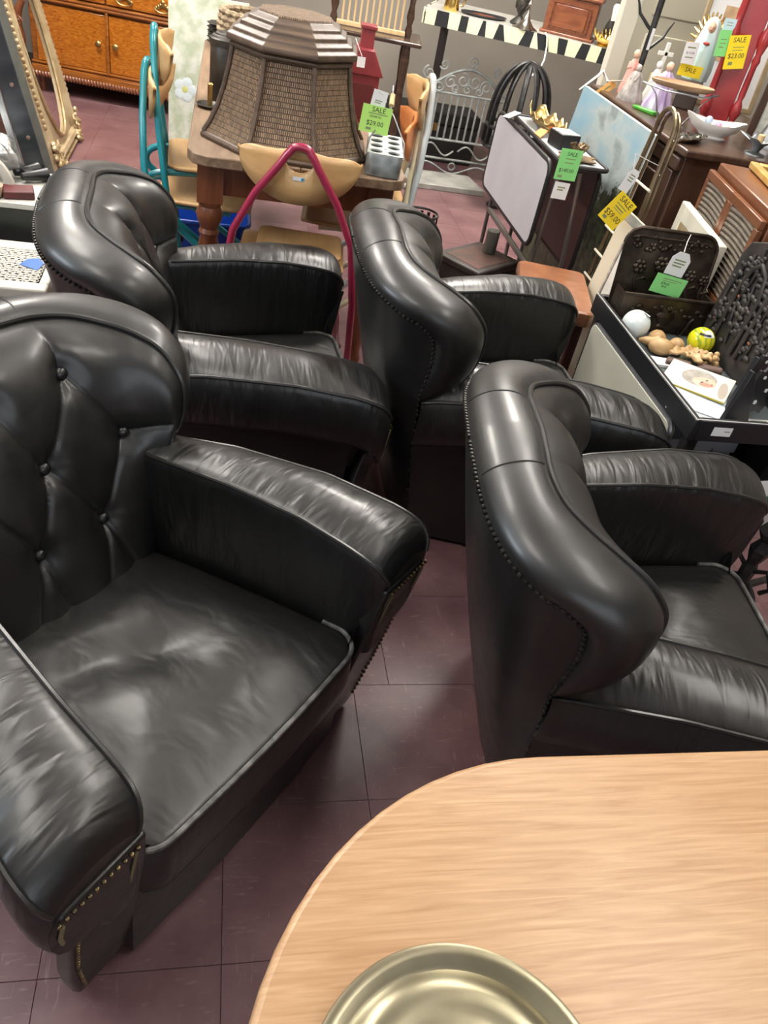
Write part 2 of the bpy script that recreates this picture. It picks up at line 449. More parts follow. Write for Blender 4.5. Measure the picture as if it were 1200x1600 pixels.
PLEATS = [(b0, b2), (b0, b3), (b1, b3), (b1, b4), (b2, b5), (b3, b5), (b3, b6), (b4, b6),
          (b0, (-.085, .875)), (b1, (.115, .875)), (b2, (-.29, .64)), (b4, (.29, .64)),
          (b5, (-.10, .33)), (b6, (.15, .33)), (b5, (-.02, .33)), (b6, (.06, .33))]
def segd(p, a, b):
    ax, ay = a; bx, by = b; dx, dy = bx-ax, by-ay
    t = max(0, min(1, ((p[0]-ax)*dx+(p[1]-ay)*dy)/(dx*dx+dy*dy)))
    return math.hypot(p[0]-ax-t*dx, p[1]-ay-t*dy)
def tuft(y, z):
    d = 0.0
    for (by, bz) in BUTTONS:
        q = (y-by)**2+(z-bz)**2
        d = max(d, 0.026*math.exp(-q/0.0011)) if False else d+0.017*math.exp(-q/0.0008)
    g = min(segd((y, z), a, b) for a, b in PLEATS)
    return d+0.0050*math.exp(-(g/0.0060)**2)+0.007*math.exp(-(g/0.026)**2)

def make_chair():
    root = bpy.data.objects.new('club_chair', None); C.objects.link(root)
    # rolled rim of the back and wings, from the nail line to the piping
    rows = []
    NB = 16
    full = list(range(NU, 0, -1))+list(range(NU+1))
    sg = [-1]*NU+[1]*(NU+1)
    for k, s in zip(full, sg):
        r = []
        for i in range(NB+1):
            t = i/NB
            e = (1-(2*t-1)**2)**0.62
            p = Nh[k].lerp(Ph[k], t)+Dh[k].normalized()*Bh[k]*e
            r.append(Vector((p.x, s*p.y, p.z)))
        rows.append(r)
    band = MB().grid(rows).build('wing_roll', LB, root)
    # seams across the rim
    for s in (-1, 1):
        k = int(NU*1.62/11)
        pth = []
        for i in range(1, NB):
            t = i/NB; e = (1-(2*t-1)**2)**0.62
            p = Nh[k].lerp(Ph[k], t)+Dh[k].normalized()*(Bh[k]*e+0.0003)
            pth.append((p.x, s*p.y, p.z))
        MB().tube(pth, 0.0016, 5).build('rim_seam', LP, band)
    # tufted inside of the back
    rows = []
    NI = 110
    surf = {}
    def inner(k, w_):
        g = Gh[k]*(1-w_)*(1-math.exp(-w_/0.07))*1.12
        return Ph[k].lerp(Sh[k], w_)+Fh[k].normalized()*g
    for k, s in zip(full, sg):
        r = []
        for i in range(NI+1):
            w_ = i/NI
            p = inner(k, w_); f = Fh[k].normalized()
            fade = min(1, w_/0.08)
            q = p-f*tuft(s*p.y, p.z)*fade
            r.append(Vector((q.x, s*q.y, q.z)))
        rows.append(r)
    inb = MB().grid(rows).build('tufted_back', LI, root)
    for (by, bz) in BUTTONS:
        # nearest point of the inner surface in the y-z view
        best = None
        for k in range(NU+1):
            for i in range(NI+1):
                p = inner(k, i/NI); d = (p.y-abs(by))**2+(p.z-bz)**2
                if best is None or d < best[0]: best = (d, p, Fh[k].normalized())
        p, f = best[1], best[2]
        q = p-f*(tuft(by, bz)-0.005)
        M_ = Vector((f.x, math.copysign(f.y, f.y)*(1 if by > 0 else -1), f.z)).to_track_quat('Z', 'Y').to_matrix().to_4x4()
        b = MB().lathe([(.0001, -.006), (.0105, -.005), (.012, 0), (.0105, .005), (.006, .0080), (.0001, .009)], n=14, cap=False, M=M_)
        b.build('button', BTN, inb, loc=(q.x, math.copysign(q.y, by) if by else 0, q.z))
    # piping between rim and inside
    pp = []
    for k, s in zip(full, sg):
        p = Ph[k]+Fh[k].normalized()*0.003+Dh[k].normalized()*0.003
        pp.append((p.x, s*p.y, p.z))
    MB().tube(pp, 0.0055, 8).build('piping', LP, inb)
    # outside back panel
    kn = int(NU*7/11)
    Fl = cat_rom(FLK, kn)
    knee = cat_rom([(-.313, .343, .700), (-.304, .341, .650), (-.306, .334, .590), (-.310, .325, .530), (-.303, .318, .46), (-.290, .302, .33), (-.263, .272, .17), (-.235, .245, .015)], 28)
    rows = []
    fk = list(range(kn, 0, -1))+list(range(kn+1)); fs_ = [-1]*kn+[1]*(kn+1)
    for k, s in zip(fk, fs_):
        r = []
        wgt = (k/kn)**3
        for i in range(29):
            t = i/28
            p = Nh[k].lerp(Fl[k], t)
            base = Nh[kn].lerp(Fl[kn], t)
            p = p+(knee[i]-base)*wgt
            out = Vector((p.x+0.1, p.y*1.2, 0)).normalized()
            p = p+out*0.012*math.sin(PI*t)*(1-wgt)
            r.append(Vector((p.x, s*p.y, p.z)))
        rows.append(r)
    ob = MB().grid(rows).build('outer_back', LO, root)
    # nail heads along the rim and down the side
    nb = MB()
    for s in (-1, 1):
        path = [Nh[k] for k in range(kn+1)]+knee[1:26]
        acc = 0.0
        for a, b_ in zip(path, path[1:]):
            for q_ in range(4):
                acc += (b_-a).length/4
                if acc < 0.0098: continue
                acc = 0; b_ = a.lerp(b_, (q_+1)/4)
                out = Vector((b_.x+0.1, b_.y, 0.0)).normalized()
                nb.sph((b_.x+out.x*.002, s*(b_.y+out.y*.002), b_.z), 0.0048, 6, 4)
    stuff(nb.build('nailhead_trim', NAILM, ob))
    # arms
    for s in (-1, 1):
        rows = []
        yi = [(-.30, .20), (-.17, .212), (0, .246), (.15, .272), (.36, .294)]
        yo = [(-.30, .318), (-.27, .331), (-.1, .376), (.1, .424), (.36, .474)]
        zi = [(-.30, .575), (-.17, .580), (0, .585), (.15, .578), (.25, .564), (.36, .540)]
        zo = [(-.30, .510), (-.27, .524), (-.1, .558), (.1, .572), (.25, .562), (.36, .538)]
        ends = [(.285, 0), (.305, .0025), (.320, .008), (.331, .017), (.338, .029), (.341, .042)]
        st = [(-.30+.585*i/30, 0.0) for i in range(31)]+ends[1:]
        pi_, po_ = [], []
        for x, ins in st:
            a, b_ = interp(yi, x)+ins*0.45, interp(yo, x)-ins*0.55
            za, zb = interp(zi, x)-ins, interp(zo, x)-ins
            L_ = [(a+.004, .30), (a, .42), (a-.004, za-.06), (a-.003, za-.02), (a, za)]
            for t in (.04, .1, .2, .32, .44, .56, .68, .8, .9, .96):
                L_.append((lerp(a, b_, t), lerp(za, zb, t)+.026*(math.sin(PI*t)**0.8)))
            L_ += [(b_, zb), (b_+.006, zb-.02), (b_+.010, zb-.05), (b_+.008, zb-.09), (b_-.002, zb-.125), (b_-.018, zb-.148), (b_-.04, zb-.155), (b_-.075, zb-.15), (b_-.09, .30)]
            lean = lambda z_: (-.06*max(0, (.5-z_)) if ins > 0 or x > .2 else 0)
            rows.append([Vector((x+lean(z_)*(max(0, x-.1)/.24), s*y_, z_)) for y_, z_ in L_])
            pi_.append((x, s*(a-.001), za+.002)); po_.append((x, s*(b_+.001), zb+.001))
        b = MB().grid(rows, closed=True)
        n = len(rows[0]); b.add(rows[-1], [tuple(range(n))]); b.add(rows[0], [tuple(range(n-1, -1, -1))])
        arm = b.build('arm', LA, root, angle=55)
        MB().tube(pi_[6:], 0.0042, 6).build('inner_piping', LP, arm)
        MB().tube(po_[0:], 0.0042, 6).build('outer_piping', LP, arm)
        # front facing of the arm, wide under the roll and narrow at the foot
        poly = [(.285, .018), (.392, .018), (.404, .06), (.416, .15), (.420, .25), (.422, .33), (.425, .372), (.436, .386), (.450, .394), (.458, .410), (.456, .455), (.440, .487), (.30, .492), (.291, .40)]
        b = MB()
        def fx(z_): return .268+.074*min(1, z_/.48)
        fr = [Vector((fx(z_)+.004, s*y_, z_)) for y_, z_ in poly]; bkp = [Vector((fx(z_)-.03, s*y_, z_)) for y_, z_ in poly]
        n = len(poly)
        b.add(fr+bkp, [tuple(range(n)), tuple(range(2*n-1, n-1, -1))]+[(i, n+i, n+(i+1) % n, (i+1) % n) for i in range(n)])
        fp = b.build('arm_front', LO, root, bevel=0.006, seg=3)
        nl = MB()
        def nails(a, c_, k_):
            for i in range(k_+1):
                t = i/k_; y_ = lerp(a[0], c_[0], t); z_ = lerp(a[1], c_[1], t)
                nl.sph((fx(z_)+.0055, s*y_, z_), 0.0042, 6, 4)
        nails((.318, .478), (.445, .478), 11)
        nails((.412, .36), (.404, .19), 12); nails((.404, .19), (.385, .06), 9)
        stuff(nl.build('nailhead_trim', mat('brass_nail', (0.32, 0.25, 0.12), 0.35, 0.9, col2=(0.10, 0.08, 0.05), scale=(90, 90, 90)), fp))
        th = MB().tube([(fx(z_)+.006, s*y_, z_) for y_, z_ in ((.320, .474), (.321, .40), (.322, .30))], .0025, 5)
        th.build('welt_stitching', THREAD, fp)
        MB().tube([(fx(z_)+.006, s*y_, z_) for y_, z_ in ((.440, .468), (.443, .43), (.438, .400))], .0035, 5).build('welt_stitching', THREAD, fp)
    # body under the arms and seat
    bot = [(-.235, .245), (-.1, .280), (.05, .322), (.15, .352), (.250, .380), (.262, .30), (.292, .292), (.302, .15), (.304, 0)]
    top = [(-.300, .300), (-.15, .315), (.05, .352), (.15, .376), (.265, .405), (.28, .30), (.304, .292), (.312, .15), (.314, 0)]
    mid = [lerp(0, 0, 0)]
    rows = []
    for t in (0, .12, .3, .6, 1):
        o_ = [(lerp(a[0], b_[0], t), lerp(a[1], b_[1], t)) for a, b_ in zip(bot, top)]
        ring = [Vector((x, y, .015+t*.40)) for x, y in o_]+[Vector((x, -y, .015+t*.40)) for x, y in reversed(o_[:-1])]
        if t == 1: ring = [Vector((x, y, .395)) for x, y, z in ring]
        # below the cushion the front rail stays under the seat top
        rows.append([Vector((p.x, p.y, min(p.z, .20 if (p.x > .24 and abs(p.y) < .29) else 9))) for p in ring])
    b = MB().grid(rows, closed=True)
    n = len(rows[0]); b.add(rows[0], [tuple(range(n-1, -1, -1))])
    b.build('base', LO, root, angle=30)
    # seat cushion
    out = []
    xf, yf, yb, xb, rr = .322, .282, .185, -.20, .055
    out += [(xb, 0), (xb, yb*.5), (xb, yb)]
    for i in range(1, 12): t = i/12; out.append((lerp(xb, xf-rr, t), lerp(yb, yf, t**.8)))
    for i in range(9): a = R(90-90*i/8); out.append((xf-rr+rr*math.cos(a)+.0, yf-rr+rr*math.sin(a)))
    for i in range(1, 9): t = i/8; out.append((xf+.006*math.sin(PI/2*t), lerp(yf-rr, 0, t)))
    half = out
    loop = half+[(x, -y) for x, y in reversed(half[1:-1])]
    cx = .06
    rows = []
    random.seed(3)
    dents = [(.10, .05, .018, .004), (.02, -.06, .012, .003), (.12, .10, -.008, .003), (.05, .0, .010, .0015), (-.02, -.11, .012, .002)]
    def dome(x, y, s_):
        z = .346+.040*(1-s_**2.4)
        for dx, dy, a, q in dents: z -= a*math.exp(-((x-dx)**2*1.6+(y-dy)**2*.9)/q*.5)
        return z
    for s_ in [1-i/26 for i in range(26)]+[.012]:
        rows.append([Vector((cx+(x-cx)*s_, y*s_, dome(cx+(x-cx)*s_, y*s_, s_))) for x, y in loop])
    side = []
    for z_, o_ in ((.196, -.004), (.22, .004), (.27, .008), (.32, .006), (.340, .003)):
        side.append([Vector((cx+(x-cx)*(1+o_/.25), y*(1+o_/.28), z_)) for x, y in loop])
    b = MB().grid(side+rows, closed=True)
    n = len(loop); b.add(rows[-1], [tuple(range(n))]); b.add(side[0], [tuple(range(n-1, -1, -1))])
    seat = b.build('seat_cushion', LS, root, angle=75)
    nh = len(half)
    k0 = 13
    pth = [(cx+(x-cx)*1.012, y*1.012, .349) for x, y in half[k0:]]+[(cx+(x-cx)*1.012, -y*1.012, .349) for x, y in reversed(half[k0:-1])]
    MB().tube(pth, .0050, 8).build('piping', mat('worn_piping', (0.05, 0.05, 0.05), 0.5, col2=(0.17, 0.165, 0.155), scale=(40, 40, 40), lo=.4, hi=.7), seat)
    pth = [(x*.985, y, .200) for x, y in half[k0:]]+[(x*.985, -y, .200) for x, y in reversed(half[k0:-1])]
    MB().tube(pth, .0035, 6).build('lower_piping', LP, seat)
    return root
CHAIRS = [((-.126, 1.015), -41.3, 'black leather club armchair with button-tufted back, seat facing the pale wooden table'),
          ((.058, 2.024), 3.3, 'black leather club armchair in front of the chair with magenta tube frame'),
          ((.816, 1.987), -.5, 'black leather club armchair beside the brown wooden stool and folding tray'),
          ((.919, 1.031), -8.0, 'black leather club armchair with nail-trimmed back standing right behind the pale wooden table')]
proto = make_chair()
for i, (p, a, lab) in enumerate(CHAIRS):
    o = proto if i == 0 else dup(proto)
    o.location = (p[0], p[1], 0); o.rotation_euler = (0, 0, R(a))
    tag(o, lab, 'armchair', 'black leather club chairs')
# ------------------------------------------------------------------ large furniture
def at(px, py, x=None, y=None, z=None):      # a point of the place seen at a photo pixel, on a plane x, y or z
    d = cr*((px-600)/FPX)-cu*((py-800)/FPX)+fw
    t = x/d.x if x is not None else (y/d.y if y is not None else (z-CAM_H)/d.z)
    return Vector((0, 0, CAM_H))+d*t
def wood(name, c1, c2, ax=0, rough=0.4, st=22, fine=2.2, dist=1.5, coat=0.0, objvar=0.0, bump=0.05):
    sc = [st, st, st]; sc[ax] = fine
    return mat(name, c1, rough, col2=c2, scale=tuple(sc), detail=6, dist=dist, lo=.3, hi=.72, bump=bump, bscale=tuple(q*3 for q in sc), coat=coat, objvar=objvar)
IRON = mat('black_iron', (0.012, 0.012, 0.013), 0.42, 0.3, col2=(0.035, 0.034, 0.033), scale=(30, 30, 30), bump=.1)
BRASS = mat('old_brass', (0.50, 0.36, 0.14), 0.34, 0.9, col2=(0.28, 0.19, 0.08), scale=(18, 18, 18))
STEEL = mat('brushed_steel', (0.42, 0.43, 0.45), 0.35, 0.9, col2=(0.28, 0.29, 0.31), scale=(8, 8, 40))
BLK = mat('black_paint', (0.012, 0.012, 0.014), 0.4)
PAPER = mat('white_paper', (0.72, 0.72, 0.72), 0.8)

# --- pale table in the foreground with its dish
t = thing('dining_table', 'pale wooden table with rounded corner, a metal dish on its top', 'table', (0.033, -0.42, 0))
TOPM = wood('pale_oak', (0.36, 0.198, 0.095), (0.50, 0.315, 0.172), 0, 0.36, 130, 7, 1.2)
def oval_top(x0, x1, y0, y1, r, z0, z1, e, n=16):
    rows = []
    for z_, i_ in ((z0, e*1.2), (z0+.004, e*.4), ((z0+z1)/2, 0), (z1-.004, e*.25), (z1-.001, e*.7), (z1, e*1.4)):
        rows.append([Vector((x, y, z_)) for x, y in rrect(x0+i_, x1-i_, y0+i_, y1-i_, r-i_, n)])
    b = MB().grid(rows, closed=True); n_ = len(rows[0])
    b.add(rows[-1], [tuple(range(n_))]); b.add(rows[0], [tuple(range(n_-1, -1, -1))])
    return b
oval_top(0, 1.45, 0, .925, .37, .712, .740, .006).build('table_top', TOPM, t)
for x, y in ((.33, .22), (1.12, .22), (.33, .70), (1.12, .70)):
    MB().lathe([(.022, 0), (.026, .1), (.034, .6), (.034, .66)], (x, y, 0), 14).build('leg', TOPM, t)
ap = MB()
ap.box((.725, .22, .685), (.79, .02, .054)); ap.box((.725, .70, .685), (.79, .02, .054)); ap.box((.33, .46, .685), (.02, .48, .054)); ap.box((1.12, .46, .685), (.02, .48, .054))
ap.build('apron', TOPM, t, smooth=False)
DISHM = mat('tarnished_pewter', (0.38, 0.35, 0.25), 0.30, 0.9, col2=(0.24, 0.215, 0.14), scale=(9, 9, 9), detail=8, rvar=.12, bump=.06)
d = thing('metal_dish', 'tarnished pale brass covered dish with rolled rim on the table', 'dish', (.222, .155, .740))
MB().lathe([(.09, 0), (.112, .004), (.128, .016), (.134, .0215), (.1355, .0245), (.134, .0275), (.130, .0285), (.124, .0275), (.117, .0235), (.113, .0225)], n=72, cap=False).build('rim', DISHM, d)
MB().lathe([(.113, .0225), (.108, .0255), (.102, .030), (.094, .0325), (.082, .0325), (.076, .031), (.070, .0315), (.05, .0335), (.02, .035), (.0005, .0352)], n=72, cap=False).build('domed_lid', DISHM, d)

# --- old kitchen table
KT = wood('scrubbed_pine', (0.125, 0.075, 0.042), (0.26, 0.17, 0.105), 1, 0.5, 26, 3, 1.2)
KR = wood('red_brown_stain', (0.115, 0.034, 0.013), (0.21, 0.07, 0.03), 2, 0.38, 24, 3, 1)
t = thing('kitchen_table', 'old farmhouse table with worn dark plank top and turned red-brown legs', 'table', (-.118, 2.66, 0))
wdt = .72; pw = wdt/4
for i in range(4):
    x0 = i*pw; pl = []
    b = MB()
    if i == 0: pl = [(x0+.06, 0), (x0+pw-.001, 0), (x0+pw-.001, 1.88), (x0+.03, 1.88), (x0, 1.85), (x0, .07), (x0+.018, .02)]
    elif i == 3: pl = [(x0, 0), (x0+pw-.06, 0), (x0+pw-.018, .02), (x0+pw, .07), (x0+pw, 1.85), (x0+pw-.03, 1.88), (x0, 1.88)]
    else: pl = [(x0, 0), (x0+pw-.001, 0), (x0+pw-.001, 1.88), (x0, 1.88)]
    b.prism(pl, .716, .75).build('plank', KT, t, bevel=.004)
for x, y in ((.075, .11), (.645, .11), (.075, 1.77), (.645, 1.77)):
    g = MB().lathe([(.022, 0), (.030, .03), (.022, .06), (.030, .12), (.037, .30), (.040, .40), (.030, .455), (.036, .47), (.030, .485), (.042, .515), (.046, .535), (.036, .56), (.044, .575), (.044, .58)], (x, y, 0), 18)
    g.box((x, y, .648), (.085, .085, .137))
    g.build('leg', KR, t)
for c_, d_ in (((.36, .10, .66), (.49, .024, .11)), ((.36, 1.78, .66), (.49, .024, .11)), ((.075, .94, .66), (.024, 1.58, .11)), ((.645, .94, .66), (.024, 1.58, .11))):
    MB().box(c_, d_).build('apron', KR, t, smooth=False, bevel=.002)

# --- school chairs with tube frames
PLY = wood('beech_ply', (0.50, 0.29, 0.115), (0.62, 0.39, 0.18), 1, 0.32, 30, 3, .6, bump=.02)
ORG = wood('orange_ply', (0.62, 0.20, 0.055), (0.72, 0.29, 0.09), 1, 0.32, 30, 3, .6, bump=.02)
PLYE = wood('ply_edge', (0.30, 0.16, 0.07), (0.42, 0.25, 0.12), 1, 0.5)
def tubem(name, c): return mat(name, c, 0.28, coat=.4)
def backplate(m, parent, z0=.66, z1=.815, hw=.195):
    cols = 40; rows = []
    def top(y): return z1+.014*math.exp(-(y/.06)**2)-.05*max(0, (abs(y)-.14)/.055)**2*.35
    def bot(y): return z1-.012-(z1-z0-.012)*math.sqrt(max(0, 1-(y/hw)**2))
    def hb(y): return z1-.022-.036*math.sqrt(max(0, 1-(y/.045)**2))
    def ht(y): return z1-.022+.002*math.sqrt(max(0, 1-(y/.045)**2))
    ys = sorted(set([-hw+2*hw*i/cols for i in range(cols+1)]+[-.045, .045, -.043, .043]))
    def X(y): return .045*(y/hw)**2
    vs = []; fs = []
    for y in ys:
        if abs(y) <= .045: zs = [bot(y), lerp(bot(y), hb(y), .5), hb(y), ht(y), top(y)]
        else: zs = [bot(y), lerp(bot(y), z1-.022, .5), z1-.022, z1-.022, top(y)]
        for z_ in zs: vs.append((X(y), y, z_))
    for i in range(len(ys)-1):
        hole = abs(ys[i]) <= .0451 and abs(ys[i+1]) <= .0451
        for j in range(4):
            if j == 2: continue
            fs.append((i*5+j, (i+1)*5+j, (i+1)*5+j+1, i*5+j+1))
    b = MB(); b.v = vs; b.f = fs; b.m = [0]*len(fs)
    import bmesh
    me_o = b.build('backrest', m, parent, solid=.011)
    bm = bmesh.new(); bm.from_mesh(me_o.data); bmesh.ops.remove_doubles(bm, verts=bm.verts, dist=1e-5); bm.to_mesh(me_o.data); bm.free()
    return me_o
def school_chair(label, group, loc, rz, tubec, seatm, backm, dz=0.0, legw=(.225, .225), seat=True):
    t = thing('school_chair', label, 'chair', (loc[0], loc[1], loc[2]), rz, group)
    backplate(backm, t)
    r = .0125
    def leg(sy, wd):
        # from the crown behind the backrest, splaying quickly, then down to the rear foot
        return [(-.018, sy*.030, .826), (-.019, sy*.042, .812), (-.018, sy*.058, .785), (-.012, sy*.52*wd, .684), (.0, sy*.78*wd, .55), (.028, sy*.92*wd, .33), (.075, sy*wd, .014)]
    crown = [(-.017, .030*math.sin(a), .826+.014*math.cos(a)) for a in [R(-70+140*i/8) for i in range(9)]]
    path = list(reversed(leg(-1, legw[0])))+crown+leg(1, legw[1])
    MB().tube([tuple(q) for q in path], r, 10).build('back_frame', tubec, t)
    for s in (-1, 1):
        p = [(.31, s*.15, .405), (.20, s*.155, .412), (.03, s*.160, .405), (-.03, s*.165, .39), (-.055, s*.168, .36), (-.05, s*.172, .325), (-.02, s*.178, .295), (.12, s*.192, .17), (.33, s*.215, .014)]
        MB().tube([tuple(q) for q in cat_rom(p, 32)], r, 10).build('seat_frame', tubec, t)
    for c_ in ((.075, -legw[0]), (.075, legw[1]), (.33, -.215), (.33, .215)):
        MB().lathe([(.016, 0), (.017, .012), (.015, .022)], (c_[0], c_[1], 0), 12).build('rubber_foot', BLK, t)
    rows = []
    for i in range(15):
        a = i/14; x = .03+a*.35
        row = []
        hw = .185*(1-.35*max(0, (a-.78)/.22)**2.2)*(1-.25*max(0, (.12-a)/.12)**2)
        for j in range(13):
            y = (j/12*2-1)*hw
            row.append(Vector((x, y, .428-.012*math.sin(PI*a)*(1-(y/.19)**2)-.02*max(0, (a-.8)/.2)**2)))
        rows.append(row)
    MB().grid(rows).build('seat', seatm, t, solid=.011)
    return t
TEAL = tubem('teal_enamel', (0.010, 0.225, 0.265)); PINK = tubem('magenta_enamel', (0.31, 0.022, 0.062)); CREAMT = tubem('cream_enamel', (0.62, 0.55, 0.36)); WHT = tubem('white_enamel', (0.44, 0.48, 0.49))
pc = school_chair('beech plywood school chair with magenta tube frame pushed up to the old table', None, (.230, 2.585, 0), R(84), PINK, PLY, PLY, legw=(.25, .25))
MB().box((-.0075, .0, .742), (.001, .036, .011)).build('maker_sticker', mat('sticker', (0.75, 0.78, 0.8), .4), pc, smooth=False)
MB().box((-.0078, -.013, .742), (.001, .008, .009)).build('sticker_emblem', mat('sticker_blue', (0.02, 0.25, 0.5), .4), pc, smooth=False)
school_chair('lower of two stacked plywood school chairs with teal tube frames', 'stacked teal chairs', (-.262, 3.20, .045), R(-6), TEAL, PLY, PLY)
school_chair('upper of two stacked plywood school chairs with teal tube frames', 'stacked teal chairs', (-.240, 3.245, .145), R(3), TEAL, PLY, PLY)
school_chair('orange plywood school chair with cream frame, lower of the stack right of the wicker hamper', 'stacked orange chairs', (.690, 3.14, .035), R(173), CREAMT, PLY, ORG)
school_chair('beech plywood school chair with white frame stacked on the orange school chair', 'stacked orange chairs', (.712, 3.16, .145), R(177), WHT, PLY, PLY)
# plywood offcut seats leaning under the table edge
tag(MB().prism(rrect(0, .30, 0, .20, .03, 5), 0, .014).build('plywood_seat', PLY, loc=(.115, 2.70, .445), rot=(R(3), 0, R(-6)), bevel=.003), 'loose beech plywood chair seat resting on the seat of the magenta chair', 'chair seat')

# --- blue bin under the table
BL = mat('blue_plastic', (0.008, 0.055, 0.33), .35)
t = thing('plastic_bin', 'open blue plastic bin on the floor under the old table', 'bin', (-.12, 3.72, 0))
rows = [[Vector((x*k, y*k, z_)) for x, y in rrect(-.24, .24, -.16, .16, .05, 5)] for z_, k in ((.002, .86), (.004, .88), (.20, 1.0), (.20, .97), (.012, .85))]
b = MB().grid(rows, closed=True); n = len(rows[0]); b.add(rows[-1], [tuple(range(n))]); b.add(rows[0], [tuple(range(n-1, -1, -1))]); b.build('tub', BL, t)
MB().tube([(x*1.01, y*1.01, .2) for x, y in rrect(-.24, .24, -.16, .16, .05, 5)], .009, 8, closed=True).build('rim', BL, t)

# --- golden oak sideboard
OAK = wood('golden_oak', (0.25, 0.066, 0.006), (0.50, 0.175, 0.022), 0, 0.22, 30, 9, 4.5, coat=.5)
OAKD = wood('golden_oak_frame', (0.20, 0.058, 0.008), (0.34, 0.12, 0.02), 0, 0.25, 30, 3, 1, coat=.4)
CARV = wood('carved_mahogany', (0.13, 0.035, 0.014), (0.22, 0.075, 0.03), 0, 0.35, 20, 8, 2, coat=.3)
sb = thing('sideboard', 'golden quarter-sawn oak sideboard with two doors and a carved lower rail', 'sideboard', (-.776, 6.06, 0), R(-10))
hw = .50
MB().box((0, .26, .56), (2*hw, .46, .88)).build('carcass', OAKD, sb, bevel=.004)
MB().box((0, .245, 1.015), (2*hw+.06, .52, .03)).build('top', OAKD, sb, bevel=.008)
for s in (-1, 1):
    x0, x1 = (-.46, -.012) if s < 0 else (.012, .46)
    dr = MB().box(((x0+x1)/2, .022, .355), (x1-x0, .02, .33)).build('door', OAK, sb, bevel=.004)
    MB().lathe([(.004, 0), (.006, .012), (.017, .018), (.019, .024), (.014, .03), (.004, .032)], n=16, M=Matrix.Translation((s*.055, .012, .355)) @ Matrix.Rotation(R(90), 4, 'X')).build('knob', BRASS, dr)
MB().box((0, .014, .355), (.020, .026, .36)).build('stile', OAKD, sb, bevel=.004)
for z_ in (.180, .160):
    MB().tube([(-hw, .012, z_), (hw, .012, z_)], .009, 8).build('moulding', OAKD, sb)
for z_ in (.545, .565):
    MB().tube([(-hw, .008, z_), (hw, .008, z_)], .011, 8).build('moulding', OAKD, sb)
MB().box((0, .012, .138), (2*hw, .03, .04)).build('lower_rail', OAKD, sb, bevel=.003)
gd = MB()
for i in range(50):
    gd.tube([(-hw+.02*(i+.5)-.006, -.004, .125), (-hw+.02*(i+.5), -.010, .112), (-hw+.02*(i+.5)+.006, -.004, .100)], .010, 6)
stuff(gd.build('gadroon_carving', CARV, sb))
for i, (x0, x1) in enumerate(((-.48, -.005), (.005, .48))):
    dw = MB().box(((x0+x1)/2, .015, .655), (x1-x0, .03, .145)).build('drawer', OAK, sb, bevel=.006)
    for j in (-1, 1):
        if i == 0 and j < 0: pass
        px = (x0+x1)/2+j*.12
        pl = MB()
        for q in range(-3, 4): pl.sph((px+q*.014, -.006, .632+.012*math.cos(q*.9)), .011, 8, 5, (1, .5, 1.2))
        pl.sph((px, -.007, .657), .015, 8, 5, (1, .5, 1))
        pl.tube([(px+.05*math.cos(a), -.014, .625+.024*math.sin(a)) for a in [R(180+180*k/10) for k in range(11)]], .004, 6)
        pl.build('drawer_pull', BRASS, dw)
    MB().box(((x0+x1)/2, .015, .85), (x1-x0, .03, .20)).build('drawer', OAK, sb, bevel=.006)
for s in (-1, 1):
    g = MB()
    g.tube([(s*.52, .0, .04), (s*.545, -.005, .10), (s*.56, -.01, .20), (s*.545, -.01, .30), (s*.57, -.01, .40), (s*.55, -.005, .47), (s*.52, 0, .52)], [.030, .040, .046, .036, .046, .038, .026], 12, flat=.6)
    for (x, z_, rr) in ((.555, .40, .034), (.55, .24, .032), (.55, .11, .026)):
        g.tube([(s*x+rr*(1-k/26)*math.cos(k*.55), -.032, z_+rr*(1-k/26)*math.sin(k*.55)) for k in range(22)], .007, 6)
    for k in range(6):
        a = k*PI/3; g.sph((s*.55+.018*math.cos(a), -.034, .235+.018*math.sin(a)), .010, 6, 4)
    g.build('carved_bracket', CARV, sb)
for s in (-1, 1):
    for y in (.06, .46):
        MB().lathe([(.016, 0), (.022, .02), (.018, .05), (.026, .09), (.03, .125)], (s*.46, y, 0), 12).build('foot', CARV, sb)

# --- gilded mirror frame leaning beside it
GILT = mat('worn_gilding', (0.30, 0.20, 0.085), .42, .35, col2=(0.47, 0.37, 0.22), scale=(14, 14, 14), detail=6, bump=.25, bscale=(60, 60, 60))
GILT2 = mat('worn_gilding_pale', (0.44, 0.35, 0.22), .45, .2, col2=(0.33, 0.24, 0.13), scale=(10, 10, 10), detail=6, bump=.15, bscale=(40, 40, 40))
W_, H_ = .72, 1.15
mf = thing('mirror_frame', 'empty ornate gilded frame with an oval opening leaning near the sideboard', 'frame', (-.875, 4.54, 0.0), 0)
mf.rotation_euler = (0, R(-14), R(0))     # stands in the y-z plane, top leaning away from the aisle
cy, cz = W_/2, H_/2
def oval(k, n=48): return [(cy+math.cos(2*PI*i/n)*k*(W_/2-.115), cz+math.sin(2*PI*i/n)*k*(H_/2-.115)) for i in range(n)]
def rectp(ins, n=48):
    out = []
    for i in range(n):
        a = 2*PI*i/n; c_, s_ = math.cos(a), math.sin(a)
        k = min((W_/2-ins)/abs(c_) if abs(c_) > 1e-6 else 9, (H_/2-ins)/abs(s_) if abs(s_) > 1e-6 else 9)
        out.append((cy+c_*k, cz+s_*k))
    # snap the closest samples to true corners
    for sx in (-1, 1):
        for sz in (-1, 1):
            q = (cy+sx*(W_/2-ins), cz+sz*(H_/2-ins)); j = min(range(n), key=lambda i: (out[i][0]-q[0])**2+(out[i][1]-q[1])**2); out[j] = q
    return out
